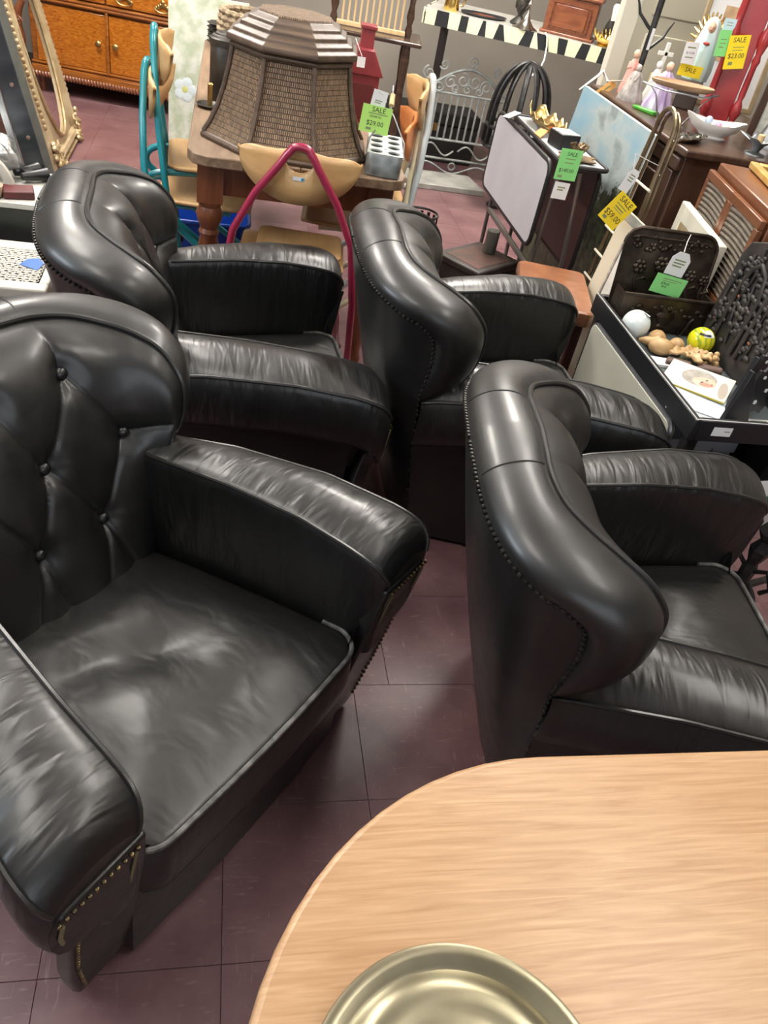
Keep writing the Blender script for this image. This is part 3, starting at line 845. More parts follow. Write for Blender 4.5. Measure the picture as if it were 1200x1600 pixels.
rows = [[Vector((x, p[0], p[1])) for p in pts] for x, pts in ((-.0, oval(1.0)), (.012, oval(1.0)), (.022, oval(1.03)), (.014, oval(1.07)), (.012, rectp(.075)), (.035, rectp(.065)), (.04, rectp(.045)), (.022, rectp(.025)), (.022, rectp(.010)), (.012, rectp(0)), (0, rectp(0)), (0, oval(1.0)))]
MB().grid(rows, closed=True).build('moulding', GILT2, mf, angle=30)
MB().tube([(.024, p[0], p[1]) for p in oval(1.02)], .010, 8, closed=True).build('oval_bead', GILT, mf)
random.seed(7)
for sx in (0, 1):
    for sz in (0, 1):
        g = MB(); oy, oz = sx*W_, sz*H_; dy, dz = (1 if sx == 0 else -1), (1 if sz == 0 else -1)
        for k in range(46):
            a, b2 = random.random(), random.random()
            if a+b2 > 1.05: continue
            g.sph((.030+random.uniform(0, .016), oy+dy*(.005+.15*a), oz+dz*(.005+.17*b2)), random.uniform(.009, .018), 7, 5, (1, random.uniform(.7, 1.5), random.uniform(.7, 1.4)))
        for q in range(3):
            g.tube([(.045, oy+dy*(.04+.03*q+.022*(1-k/20)*math.cos(k*.6)), oz+dz*(.05+.035*q+.022*(1-k/20)*math.sin(k*.6))) for k in range(17)], .006, 6)
        g.build('corner_ornament', GILT, mf)
for edge in range(4):
    g = MB()
    n = 26 if edge % 2 else 18
    for k in range(n):
        f = .2+.6*k/(n-1)
        p = ((f*W_, .012), (W_-.012, f*H_), (f*W_, H_-.012), (.012, f*H_))[edge]
        g.sph((.026, p[0], p[1]), .012, 7, 5, (1, 1.3 if edge % 2 == 0 else .8, .8 if edge % 2 == 0 else 1.3))
    g.build('edge_bead', GILT, mf)

# --- pale floral canvas behind the teal chairs
cv = thing('floral_canvas', 'pale green canvas with faint white flowers leaning behind the teal chairs', 'canvas', (-.30, 4.66, 0), rot=(R(-7), 0, R(4)))
MB().box((.20, .011, .45), (.40, .022, .90)).build('canvas', mat('pale_floral', (0.46, 0.52, 0.36), .7, col2=(0.68, 0.69, 0.60), scale=(14, 14, 14), detail=8, lo=.4, hi=.6), cv, bevel=.002)
FLW = mat('flower_white', (0.66, 0.74, 0.74), .7); FLY = mat('flower_yellow', (0.60, 0.60, 0.22), .7)
for (fx_, fz_, fr_) in ((.085, .47, .055),):
    f = MB()
    for k in range(5):
        a = 2*PI*k/5; f.sph((fx_+fr_*.6*math.cos(a), -.001, fz_+fr_*.6*math.sin(a)), fr_*.5, 10, 5, (1, .04, 1))
    fo = f.build('painted_flower', FLW, cv)
    MB().sph((fx_, -.002, fz_), fr_*.3, 10, 5, (1, .05, 1)).build('flower_centre', FLY, fo)

# --- zebra-striped shelf on the back
zs = thing('zebra_shelf', 'shelf with cream and black zebra-striped front edge', 'shelf', (1.155, 5.50, 0), R(-20))
GLS = mat('shelf_top', (0.45, 0.44, 0.40), .12, col2=(0.55, 0.54, 0.5), scale=(5, 5, 5))
MB().box((.60, .32, .930), (1.22, .64, .022)).build('shelf_board', GLS, zs, bevel=.003)
ZC = mat('zebra_cream', (0.68, 0.68, 0.46), .6); ZB = mat('zebra_black', (0.012, 0.013, 0.014), .5)
random.seed(11)
def zstrip(ln, ax, off):
    xs = [0.0]; sls = [0.0]
    while xs[-1] < ln:
        xs.append(min(ln, xs[-1]+random.uniform(.045, .085))); sls.append(random.uniform(-.03, .03))
    sls[-1] = 0
    for k in range(len(xs)-1):
        pts = [(xs[k], .862), (xs[k+1], .862), (xs[k+1]+sls[k+1], .943), (xs[k]+sls[k], .943)]
        b = MB()
        if ax == 'x': b.prism(pts, off-.008, off, 'y')
        else: b.prism(pts, off-.008, off, 'x')
        b.build('stripe', ZB if k % 2 else ZC, zs, smooth=False)
zstrip(1.22, 'x', -.0005)
zstrip(.64, 'y', -.0105)
for x, y in ((.06, .58), (1.16, .58)):
    MB().box((x, y, .46), (.05, .05, .92)).build('leg', mat('dark_leg', (.03, .022, .018), .5), zs, smooth=False)

# --- wrought-iron headboard in front of the back wall, with the stone slab before it
VERD = mat('verdigris_iron', (0.24, 0.265, 0.26), .55, .3, col2=(0.38, 0.41, 0.40), scale=(25, 25, 25), bump=.1)
ib = thing('iron_screen', 'grey-green wrought-iron screen with scrolled crest and vertical bars', 'screen', (1.235, 5.52, 0))
WI = .56
for x in (0, WI): MB().tube([(x, 0, 0), (x, 0, .56)], .011, 8).build('post', VERD, ib)
for z_ in (.10, .22, .50): MB().tube([(0, 0, z_), (WI, 0, z_)], .008, 8).build('rail', VERD, ib)
for k in range(1, 12): MB().tube([(WI*k/12, 0, .22), (WI*k/12, 0, .50)], .007, 6).build('bar', VERD, ib)
arch = [(WI*k/24, 0, .52+.13*math.sin(PI*k/24)**1.3) for k in range(25)]
MB().tube(arch, .009, 8).build('crest_rail', VERD, ib)
def scroll(cx_, cz_, r0, a0, sgn, turns=1.6, n=26):
    return [(cx_+1.2*r0*(1-.72*k/n)*math.cos(a0+sgn*turns*2*PI*k/n), -.004, cz_+1.2*r0*(1-.72*k/n)*math.sin(a0+sgn*turns*2*PI*k/n)) for k in range(n+1)]
for k, (x, z_, r0) in enumerate(((.09, .535, .028), (.16, .565, .034), (.24, .585, .036), (.32, .585, .036), (.40, .565, .034), (.47, .535, .028), (.20, .535, .022), (.28, .535, .026), (.36, .535, .022), (.01, .60, .034), (.55, .60, .034), (.10, .66, .026), (.46, .66, .026), (.28, .69, .032))):
    MB().tube(scroll(x, z_, r0, k*.9, 1 if k % 2 else -1, 1.3), .0055, 6).build('scroll', VERD, ib)
for s in (0, 1):
    MB().tube([(WI*s+(.03 if s == 0 else -.03)*math.sin(k*.8)-(.02 if s == 0 else -.02), -.01, .02+.08*k) for k in range(6)], .006, 6).build('side_scroll', VERD, ib)
for (x0, z0) in ((.05, .16), (.30, .16)):
    MB().tube([(x0+.22*k/20, -.012, z0+.035*math.sin(2*PI*k/20)) for k in range(21)], .006, 6).build('lower_scroll', VERD, ib)
MB().tube([(.28+.022*math.cos(a), -.012, .06+.022*math.sin(a)) for a in [2*PI*k/16 for k in range(16)]], .006, 6, closed=True).build('ring', VERD, ib)
MB().tube([(.0+WI*k/24, -.014, .045+.03*math.sin(3*PI*k/24)) for k in range(25)], .007, 6).build('lower_scroll', VERD, ib)
tag(MB().prism([(1.16, 5.14), (1.67, 5.14), (1.63, 5.44), (1.13, 5.44)], 0, .035).build('stone_slab', mat('grey_stone', (0.20, 0.20, 0.185), .5, col2=(0.33, 0.32, 0.29), scale=(9, 9, 9), detail=8), bevel=.004), 'grey stone slab lying on the floor before the iron screen', 'slab')
tr_ = thing('steamer_trunk', 'black trunk on the floor behind the iron screen', 'trunk', (1.42, 5.95, 0))
TRM = mat('dark_trunk', (.015, .014, .014), .6)
MB().box((0, 0, .12), (.62, .30, .24)).build('body', TRM, tr_, bevel=.008)
MB().box((0, 0, .282), (.63, .31, .08)).build('lid', TRM, tr_, bevel=.012)
MB().box((0, -.157, .23), (.05, .012, .05)).build('lock', BRASS, tr_, bevel=.003)

# --- black bent-iron basket under the shelf
bi = thing('iron_basket', 'round black iron basket of bent ribs under the zebra shelf', 'basket', (1.71, 4.98, 0))
for k in range(6):
    a = PI*k/6+.2
    path = []
    for i in range(25):
        f = PI*i/24
        path.append((.17*math.cos(f)*math.cos(a), .17*math.cos(f)*math.sin(a), .47+.35*math.sin(f)**.8))
    path = [(path[0][0], path[0][1], .36)]+path+[(path[-1][0], path[-1][1], .36)]
    MB().tube(path, .011, 8, flat=1.6).build('rib', IRON, bi)
MB().tube([(.175*math.cos(2*PI*k/28), .175*math.sin(2*PI*k/28), .47) for k in range(28)], .010, 8, closed=True).build('hoop', IRON, bi)
MB().tube([(.175*math.cos(2*PI*k/28), .175*math.sin(2*PI*k/28), .36) for k in range(28)], .010, 8, closed=True).build('hoop', IRON, bi)
MB().lathe([(.06, 0), (.062, .015), (.03, .03), (.016, .05), (.014, .36), (.17, .37), (.17, .38)], n=20).build('pedestal', IRON, bi)

# --- spindle rack and dark stand at the back
DKW = wood('dark_walnut', (0.030, 0.016, 0.011), (0.075, 0.042, 0.028), 0, 0.25, 18, 3, 1, coat=.3)
st = thing('spindle_stand', 'dark wooden stand with turned posts and a bare wood spindle rail', 'stand', (.60, 5.15, 0), R(-8))
MB().box((.20, .16, .795), (.56, .36, .024)).build('top_board', DKW, st, bevel=.008)
for x in (-.03, .40):
    for y in (.02, .30):
        MB().lathe([(.018, 0), (.024, .1), (.016, .2), (.026, .4), (.018, .55), (.026, .7), (.02, .785)], (x, y, 0), 12).build('leg', DKW, st)
for x in (-.04, .40):
    MB().lathe([(.016, 0), (.022, .03), (.014, .06), (.024, .10), (.016, .16), (.020, .22), (.008, .26)], (x, .16, .807), 12).build('post', DKW, st)
LW = wood('bare_pine', (0.50, 0.34, 0.16), (0.60, 0.44, 0.24), 2, .5)
MB().box((.18, .13, .822), (.40, .022, .024)).build('spindle_rail', LW, st, bevel=.003)
MB().box((.18, .13, 1.03), (.40, .022, .024)).build('spindle_rail', LW, st, bevel=.003)
for k in range(11): MB().tube([(.01+.034*k, .13, .834), (.01+.034*k, .13, 1.02)], .006, 8).build('spindle', LW, st)

# --- dark cabinet along the right aisle
CBW = wood('brown_cabinet', (0.040, 0.020, 0.013), (0.085, 0.046, 0.030), 2, 0.32, 20, 3, 1, coat=.3)
cb = thing('low_cabinet', 'dark brown panelled cabinet crowded with figurines and dishes', 'cabinet', (1.73, 3.0, 0))
MB().box((.36, .52, .44), (.70, 1.02, .88)).build('carcass', CBW, cb, bevel=.004)
MB().box((.36, .51, .9), (.76, 1.08, .03)).build('top', CBW, cb, bevel=.008, seg=3)
for k in range(3):
    y0 = .03+k*.335
    dr = MB().box((0, y0+.16, .46), (.022, .31, .72)).build('door', CBW, cb, bevel=.004)
    for z0, z1 in ((.14, .44), (.50, .78)):
        MB().box((-.012, y0+.16, (z0+z1)/2), (.012, .20, z1-z0)).build('panel', CBW, dr, bevel=.008)
MB().box((0, .51, .85), (.03, 1.0, .05)).build('frieze', CBW, cb, bevel=.006)

# --- radio-like cabinet with ribbed grilles
RDW = wood('red_brown_cabinet', (0.12, 0.038, 0.014), (0.20, 0.075, 0.032), 1, 0.3, 20, 3, 1, coat=.3)
rc = thing('grille_cabinet', 'red-brown wooden cabinet with ribbed cloth grilles between frames', 'cabinet', (1.702, 2.745, 0), R(-10.4))
MB().box((.26, -.28, .475), (.48, .56, .93)).build('carcass', RDW, rc, bevel=.005)
GRL = mat('grille_cloth', (0.11, 0.085, 0.06), .8, col2=(0.20, 0.165, 0.12), kind='wave', scale=(1, 1, 1), dist=.4)
for y0, y1 in ((-.53, -.31), (-.25, -.04)):
    fr = MB()
    for c_, d_ in (((-.001, (y0+y1)/2, .62), (.02, y1-y0+.06, .03)), ((-.001, (y0+y1)/2, .90), (.02, y1-y0+.06, .03)), ((-.001, y0-.015, .76), (.02, .03, .25)), ((-.001, y1+.015, .76), (.02, .03, .25))): fr.box(c_, d_)
    fo = fr.build('grille_frame', RDW, rc, bevel=.003)
    for k in range(16):
        z_ = .642+k*.0165
        MB().tube([(-.003, lerp(y0, y1, q/10), z_+.012*math.sin(PI*q/10)*.5) for q in range(11)], .0075, 6).build('rib', mat('grille_rib', (0.115, 0.09, 0.068), .75, col2=(0.17, 0.14, 0.105), scale=(30, 30, 30)), fo)
# ------------------------------------------------------------------ things on the old table
def wicker(name, c1, c2):
    m = bpy.data.materials.new(name); m.use_nodes = True; nt = m.node_tree; L = nt.links.new; b = nt.nodes['Principled BSDF']
    uv = nt.nodes.new('ShaderNodeTexCoord')
    br = nt.nodes.new('ShaderNodeTexBrick'); br.offset = .5
    br.inputs['Color1'].default_value = (*c2, 1); br.inputs['Color2'].default_value = tuple(lerp(a, b_, .55) for a, b_ in zip(c1, c2))+(1,)
    br.inputs['Mortar'].default_value = (*c1, 1); br.inputs['Scale'].default_value = 1.0
    br.inputs['Brick Width'].default_value = .0068; br.inputs['Row Height'].default_value = .0150; br.inputs['Mortar Size'].default_value = .0014; br.inputs['Mortar Smooth'].default_value = 1.0
    L(uv.outputs['UV'], br.inputs['Vector']); L(br.outputs['Color'], b.inputs['Base Color'])
    bp = nt.nodes.new('ShaderNodeBump'); bp.inputs['Strength'].default_value = .9; bp.inputs['Distance'].default_value = .004; bp.invert = True
    L(br.outputs['Fac'], bp.inputs['Height']); L(bp.outputs['Normal'], b.inputs['Normal']); b.inputs['Roughness'].default_value = .55
    return m
WV = wicker('woven_reed', (0.018, 0.010, 0.006), (0.27, 0.175, 0.105))
HBR = wood('hamper_wood', (0.050, 0.030, 0.020), (0.115, 0.075, 0.050), 0, .45, 30, 6, 1)
hp = thing('wicker_hamper', 'eight-sided brown wicker hamper with flared body and stepped wooden lid', 'hamper', (.205, 2.955, .75), R(-6))
def octa(r, k): a = 2*PI*(k+.5)/8; return (r*math.cos(a), r*math.sin(a))
prof = [(0.018, .290), (.05, .268), (.10, .245), (.16, .226), (.22, .212), (.285, .202)]
for k in range(8):
    rows = []; uvs = []
    for (z_, r) in prof:
        a, b_ = octa(r*.985, k), octa(r*.985, k+1)
        rows.append([Vector((lerp(a[0], b_[0], q/6), lerp(a[1], b_[1], q/6), z_)) for q in range(7)])
    o = MB().grid(rows).build('woven_panel', WV, hp, angle=80)
    uvl = o.data.uv_layers.new(name='UVMap')
    for poly in o.data.polygons:
        for li in poly.loop_indices:
            v = o.data.vertices[o.data.loops[li].vertex_index].co
            a = octa(.25, k+.5); tx = -a[1]/math.hypot(*a)*v.x+a[0]/math.hypot(*a)*v.y
            uvl.data[li].uv = (tx, v.z)
    MB().tube([(octa(r*1.0, k)[0], octa(r*1.0, k)[1], z_) for z_, r in prof], .0085, 8).build('corner_post', HBR, hp)
for z_, r, h, t_ in ((0, .298, .02, .0), (.275, .212, .018, .0)):
    b = MB().lathe([(r, z_), (r+.004, z_+h*.5), (r-.006, z_+h)], n=8, sq=1); b.build('base_rail' if z_ == 0 else 'top_rail', HBR, hp, smooth=False, bevel=.003)
MB().lathe([(.222, .293), (.226, .300), (.224, .312), (.207, .320), (.204, .330), (.184, .338), (.181, .350), (.160, .358), (.156, .368), (.132, .376), (.126, .381)], n=8, sq=1).build('lid', HBR, hp, smooth=False, bevel=.003)
o = MB().lathe([(.124, .3815), (.121, .386)], n=8, sq=1).build('lid_weave', WV, hp, smooth=False)
uvl = o.data.uv_layers.new(name='UVMap')
for poly in o.data.polygons:
    for li in poly.loop_indices:
        v = o.data.vertices[o.data.loops[li].vertex_index].co; uvl.data[li].uv = (v.x, v.y)

TIN = mat('dark_tin', (0.030, 0.028, 0.026), .45, .5, col2=(0.07, 0.062, 0.052), scale=(16, 16, 16))
tn = thing('tin_canister', 'tall dark metal canister with ridged lid left of the hamper', 'canister', (-.008, 3.37, .75))
MB().lathe([(.058, 0), (.060, .004), (.060, .205), (.058, .208)], n=28).build('body', TIN, tn)
MB().lathe([(.063, .19), (.064, .212), (.056, .217), (.054, .221), (.044, .224), (.042, .228), (.030, .231), (.028, .234), (.002, .236)], n=28, cap=False).build('lid', TIN, tn)
cd = thing('candle_holder', 'small dark pan candle holder with brass stub by the canister', 'candle holder', (-.062, 3.255, .75))
MB().lathe([(.02, 0), (.043, .002), (.05, .011), (.047, .0115), (.038, .005), (.001, .005)], n=24, cap=False).build('pan', TIN, cd)
MB().lathe([(.009, .005), (.009, .075), (.011, .078), (.007, .082)], (0, .0, 0), 12).build('stub', BRASS, cd)
for k in range(6):
    n = 40
    rows = [[Vector((r*(1+.06*math.cos(10*a)*w_)*math.cos(a), r*(1+.06*math.cos(10*a)*w_)*math.sin(a), z_)) for a in [2*PI*i/n for i in range(n)]] for r, z_, w_ in ((.04, .0, 0), (.065, .004, .3), (.088, .013, 1), (.092, .018, 1), (.084, .017, .8), (.06, .008, .2), (.03, .006, 0))]
    b = MB().grid(rows, closed=True); b.add(rows[-1], [tuple(range(n))]); b.add(rows[0], [tuple(range(n-1, -1, -1))])
    tag(b.build('lacy_plate', TIN, loc=(-.012, 4.42, .75+k*.0152), rot=(0, 0, k*.5)), 'dark scalloped metal plate in a stack of six on the old table', 'plate', 'stacked scalloped plates')
RUSH = mat('rush_weave', (0.22, 0.15, 0.085), .7, col2=(0.42, 0.33, 0.21), scale=(40, 40, 40), bump=.4)
def rush_basket(lab, x, y, r, h):
    t = thing('rush_basket', lab, 'basket', (x, y, .75))
    for k in range(int(h/.022)):
        z_ = .012+k*.022; rr = r*(.62+.38*math.sin(PI*min(1, (z_/h)*.62+.12)))
        nseg = 20
        pts = []
        for i in range(nseg*3):
            a = 2*PI*i/(nseg*3); q = rr+.007*math.sin(nseg*a+(k % 2)*PI)
            pts.append((q*math.cos(a), q*math.sin(a), z_))
        MB().tube(pts, .0125, 6, closed=True).build('coil', RUSH, t)
    MB().lathe([(.001, 0), (r*.72, 0), (r*.72, .008), (.001, .008)], n=24, cap=False).build('bottom', RUSH, t)
    return t
rush_basket('large round woven rush basket behind the canister', .085, 3.86, .125, .26)
rush_basket('smaller round woven rush basket behind the hamper lid', .335, 3.95, .085, .25)
REDP = mat('red_paint', (0.17, 0.015, 0.020), .45, col2=(0.25, 0.03, 0.035), scale=(9, 9, 9), bump=.1)
rb = thing('red_birdhouse', 'red painted wooden box with pitched roof on the old table', 'box', (.512, 3.42, .75), R(-5))
MB().box((0, 0, .085), (.125, .13, .17)).build('body', REDP, rb, bevel=.003)
MB().prism([(-.075, .17), (.075, .17), (.03, .255), (-.03, .255)], -.075, .075, 'y').build('roof', REDP, rb, bevel=.003)
MB().box((0, 0, .285), (.05, .06, .065)).build('chimney', REDP, rb, bevel=.003)
MB().box((0, 0, .322), (.062, .072, .012)).build('chimney_cap', REDP, rb, bevel=.002)
MB().box((.0, -.068, .08), (.09, .006, .12)).build('front_panel', mat('dark_red', (0.09, .008, .01), .5), rb, bevel=.001)

# galvanised carrier
GALV = mat('galvanised_zinc', (0.17, 0.18, 0.175), .45, .7, col2=(0.38, 0.40, 0.39), scale=(28, 28, 28), detail=7, kind='voronoi', lo=.1, hi=.8)
GALT = mat('zinc_top', (0.50, 0.52, 0.48), .5, .2, col2=(0.40, 0.42, 0.39), scale=(20, 20, 20))
gc = thing('bottle_carrier', 'galvanised eight-hole metal carrier with wire handle and wooden grip', 'carrier', (.528, 2.80, .75), R(-8))
rows = [[Vector((x*k, y*k, z_)) for x, y in rrect(-.06, .06, -.13, .13, .022, 5)] for z_, k in ((0, .94), (.004, .97), (.07, 1.0), (.074, .985))]
b = MB().grid(rows, closed=True); n = len(rows[0]); b.add(rows[0], [tuple(range(n-1, -1, -1))]); b.build('tub', GALV, gc)
# lid with real holes: a fine cell grid minus the round cut-outs
import bmesh
holes = [(sx*.029, -.092+.061*k) for sx in (-1, 1) for k in range(4)]
bm = bmesh.new()
cells_x = [-.059, 0, .059]; cells_y = [-.129, -.0615, -.0005, .0605, .129]
for i in range(2):
    for j in range(4):
        x0, x1, y0, y1 = cells_x[i], cells_x[i+1], cells_y[j], cells_y[j+1]
        cx_, cy_ = (x0+x1)/2, (y0+y1)/2
        nn = 24; inner_, outer_ = [], []
        for q in range(nn):
            a = 2*PI*q/nn; c_, s_ = math.cos(a), math.sin(a)
            inner_.append(bm.verts.new((cx_+.021*c_, cy_+.021*s_, .074)))
            kk = min(((x1-x0)/2)/abs(c_) if abs(c_) > 1e-6 else 9, ((y1-y0)/2)/abs(s_) if abs(s_) > 1e-6 else 9)
            outer_.append(bm.verts.new((cx_+kk*c_, cy_+kk*s_, .074)))
        low = [bm.verts.new((v.co.x, v.co.y, .069)) for v in inner_]
        for q in range(nn):
            bm.faces.new((inner_[q], outer_[q], outer_[(q+1) % nn], inner_[(q+1) % nn]))
            bm.faces.new((low[q], inner_[q], inner_[(q+1) % nn], low[(q+1) % nn]))
me = bpy.data.meshes.new('lid'); bm.to_mesh(me); bm.free(); me.materials.append(GALT)
o = bpy.data.objects.new('lid', me); C.objects.link(o); o.parent = gc
MB().box((0, 0, .006), (.108, .246, .004)).build('inner_floor', GALV, gc, smooth=False)
MB().tube([(-.061, -.10, .06), (-.058, -.06, .10), (-.012, .0, .165), (0, .0, .178), (0, .0, .186)], .0026, 6).build('wire_handle', STEEL, gc)
MB().tube([(.061, -.10, .06), (.058, -.06, .10), (.012, .0, .165), (0, .0, .178), (0, .035, .215), (0, .10, .235), (0, .13, .075)], .0026, 6).build('wire_handle', STEEL, gc)
MB().tube([(0, .010, .192), (0, .040, .219)], [.009, .0085], 10).build('grip', LW, gc)

# ------------------------------------------------------------------ price tags (cards hung on things)
INK = mat('ink', (0.03, 0.03, 0.03), .7); FADED = mat('ink_faded', (0.20, 0.24, 0.12), .8)
LIME = mat('tag_lime', (0.42, 0.72, 0.16), .7); GRN = mat('tag_green', (0.22, 0.62, 0.20), .7); YEL = mat('tag_yellow', (0.88, 0.66, 0.02), .7)
ORT = mat('tag_orange', (0.78, 0.42, 0.12), .7); STRG = mat('white_string', (0.75, 0.74, 0.70), .8)
def card(name, label, c, rv, uv, w_, h_, m, lines=(), bars=(), string=None, cat='price tag', clip=False, hole=False):
    """a stiff paper card: c centre, rv/uv its right and up directions"""
    rv = Vector(rv).normalized(); uv = Vector(uv); uv = (uv-rv*uv.dot(rv)).normalized(); nv = rv.cross(uv)
    M_ = Matrix(((rv.x, uv.x, nv.x, c[0]), (rv.y, uv.y, nv.y, c[1]), (rv.z, uv.z, nv.z, c[2]), (0, 0, 0, 1)))
    t = thing(name, label, cat, c)
    M_ = Matrix.Translation(-Vector(c)) @ M_
    a, b_ = w_/2, h_/2
    poly = [(-a, -b_), (a, -b_), (a, b_), (-a, b_)]
    if clip: poly = [(-a, -b_), (a, -b_), (a, b_-.3*w_), (a-.25*w_, b_), (-a+.25*w_, b_), (-a, b_-.3*w_)]
    rows = []
    MB().prism(poly, -.0004, .0004, M=M_).build('paper', m, t, smooth=False)
    for (s_, sz, x, y) in lines:
        text(s_, sz, (x*a, y*b_, .0006), M_, INK, t)
    for k, (x0, x1, y, hh) in enumerate(bars):
        MB().prism([(x0*a, (y-hh)*b_), (x1*a, (y-hh)*b_), (x1*a, (y+hh)*b_), (x0*a, (y+hh)*b_)], .0004, .0006, M=M_).build('fine_print', FADED, t, smooth=False)
    if string:
        MB().tube([Vector(q)-Vector(c) for q in string], .0012, 5).build('string', STRG, t)
    return t
def card_px(name, label, quad, m, depth, ax='y', tilt=0.0, **kw):
    # quad: photo pixels TL, TR, BR, BL on the plane ax = depth
    P = [at(px, py, **{ax: depth}) for px, py in quad]
    c = (P[0]+P[1]+P[2]+P[3])/4; rv = (P[1]-P[0]+P[2]-P[3])/2; uv_ = (P[0]-P[3]+P[1]-P[2])/2
    # if the plane faces away, nothing to fix: right x up looks at the viewer
    return card(name, label, c, rv, uv_, rv.length, (uv_-rv.normalized()*uv_.dot(rv.normalized())).length, m, **kw), c
# $29 tag on the carrier
card_px('hang_tag', 'white hang tag behind the lime sale tag on the carrier', ((586, 140), (602, 142), (604, 180), (576, 168)), PAPER, 2.775, bars=((-.5, .5, 0, .05), (-.5, .3, -.2, .05)), string=[at(604, 160, y=2.79), at(600, 148, y=2.775), at(592, 142, y=2.773)])
card_px('sale_tag', 'lime green sale tag reading $29.00 hanging on the galvanised carrier', ((567, 160), (613, 171), (606, 213), (561, 203)), LIME, 2.765,
        lines=(('SALE', .022, .1, .70), ('25008103', .010, -.05, .20), ('$29.00', .021, .0, -.30)), bars=((-.55, .75, .42, .035), (-.55, -.2, -.72, .09)))
# tag on the red house
card_px('hang_tag', 'small white tag on string on the red wooden box', ((560, 88), (573, 90), (568, 106), (556, 104)), PAPER, 3.33, string=[at(566, 89, y=3.33), at(560, 72, y=3.34), at(556, 60, y=3.38)])

# ------------------------------------------------------------------ things on the zebra shelf
def zsh(u, v, h=0): # shelf coordinates to world
    a = R(-20); return (1.155+u*math.cos(a)-v*math.sin(a), 5.50+u*math.sin(a)+v*math.cos(a), .9415+h)
def lathe_thing(name, label, cat, loc, prof, m, n=24, sq=None, **kw):
    return tag(MB().lathe(prof, n=n, cap=False, sq=sq).build(name, m, loc=loc, **kw), label, cat)
GOLD = mat('bright_brass', (0.75, 0.52, 0.16), .22, 1.0)
SILV = mat('silver_plate', (0.62, 0.60, 0.56), .2, 1.0, col2=(0.45, 0.43, 0.38), scale=(12, 12, 12))
mg = thing('brass_mug', 'brass tankard with handle at the end of the zebra shelf', 'mug', zsh(.13, .13))
MB().lathe([(.001, 0), (.045, 0), (.048, .01), (.043, .05), (.045, .12), (.047, .13), (.042, .13), (.04, .02), (.001, .015)], n=24, cap=False).build('body', GOLD, mg)
MB().tube([(.044, 0, .105), (.075, 0, .10), (.082, 0, .07), (.07, 0, .035), (.044, 0, .03)], .006, 8).build('handle', GOLD, mg)
rdt = thing('painted_tray', 'oval black tray painted with red flowers on the zebra shelf', 'tray', zsh(.33, .19))
n = 40
rows = [[Vector((.15*r*math.cos(a), .095*r*math.sin(a), z_)) for a in [2*PI*i/n for i in range(n)]] for r, z_ in ((.75, 0), (.95, .006), (1, .014), (.98, .015), (.9, .008), (.72, .004))]
b = MB().grid(rows, closed=True); b.add(rows[-1], [tuple(range(n))]); b.add(rows[0], [tuple(range(n-1, -1, -1))]); b.build('tray', BLK, rdt)
MB().lathe([(.001, 0), (.07, 0), (.075, .001)], (0, 0, .0045), 24, cap=False).build('painted_flowers', mat('red_print', (0.30, 0.035, 0.02), .4, col2=(0.02, 0.05, 0.015), scale=(60, 60, 60), lo=.45, hi=.6), rdt)
lb = thing('filigree_lamp', 'dark pierced metal lamp base on the zebra shelf', 'lamp base', zsh(.55, .20))
MB().lathe([(.001, 0), (.05, 0), (.055, .01), (.035, .03), (.014, .05), (.02, .06), (.036, .085), (.040, .115), (.032, .145), (.014, .165), (.02, .18), (.033, .22), (.03, .28), (.012, .33), (.001, .335)], n=20, cap=False).build('body', TIN, lb)
for k in range(10):
    a = 2*PI*k/10
    MB().tube([(.040*math.cos(a+.35*math.sin(f*PI)), .040*math.sin(a+.35*math.sin(f*PI)), .085+.06*f) for f in [i/8 for i in range(9)]], .003, 5).build('filigree', TIN, lb)
bx = thing('carved_box', 'carved reddish-brown wooden box with beaded panel on the zebra shelf', 'box', zsh(.86, .20), R(-26))
MB().box((0, 0, .10), (.30, .18, .20)).build('body', CARV, bx, bevel=.006)
MB().box((0, -.092, .10), (.20, .012, .12)).build('panel', CARV, bx, bevel=.005)
MB().box((0, 0, .21), (.33, .20, .022)).build('lid', CARV, bx, bevel=.007)
MB().box((0, 0, .008), (.33, .20, .016)).build('plinth', CARV, bx, bevel=.005)
bd = MB()
for k in range(22): bd.sph((-.115+.011*k, -.096, .165), .005, 6, 4); bd.sph((-.115+.011*k, -.096, .036), .005, 6, 4)
for k in range(11): bd.sph((-.115, -.096, .036+.0118*k), .005, 6, 4); bd.sph((.116, -.096, .036+.0118*k), .005, 6, 4)
stuff(bd.build('bead_border', CARV, bx))
lathe_thing('silver_bell', 'silver flared bell-shaped stand with thin stem on the zebra shelf', 'bell', zsh(.60, .06), [(.001, 0), (.075, 0), (.078, .004), (.05, .018), (.025, .045), (.010, .085), (.007, .12), (.012, .13), (.006, .145), (.005, .21), (.001, .215)], SILV)
gb = thing('gilt_bowl', 'bright gilded bowl of leaves with ragged rim on the zebra shelf', 'bowl', zsh(1.09, .09))
MB().lathe([(.001, 0), (.045, 0), (.05, .006), (.038, .012), (.06, .025), (.072, .045), (.066, .045), (.05, .026), (.001, .02)], n=24, cap=False).build('bowl', GOLD, gb)
random.seed(5)
for k in range(22):
    a = 2*PI*k/22; r0 = .062
    MB().tube([(r0*math.cos(a), r0*math.sin(a), .036), ((r0+.016)*math.cos(a+.1), (r0+.016)*math.sin(a+.1), .058), ((r0+.022)*math.cos(a+.22), (r0+.022)*math.sin(a+.22), .075+random.uniform(-.01, .015))], [.008, .007, .002], 6, flat=.4).build('leaf', GOLD, gb)
vs_ = thing('pierced_vase', 'dark pierced bottle vase with white tag on the zebra shelf', 'vase', zsh(1.11, .28))
MB().lathe([(.001, 0), (.026, 0), (.034, .02), (.042, .06), (.036, .10), (.014, .14), (.010, .20), (.016, .215), (.001, .22)], n=18, cap=False).build('body', TIN, vs_)
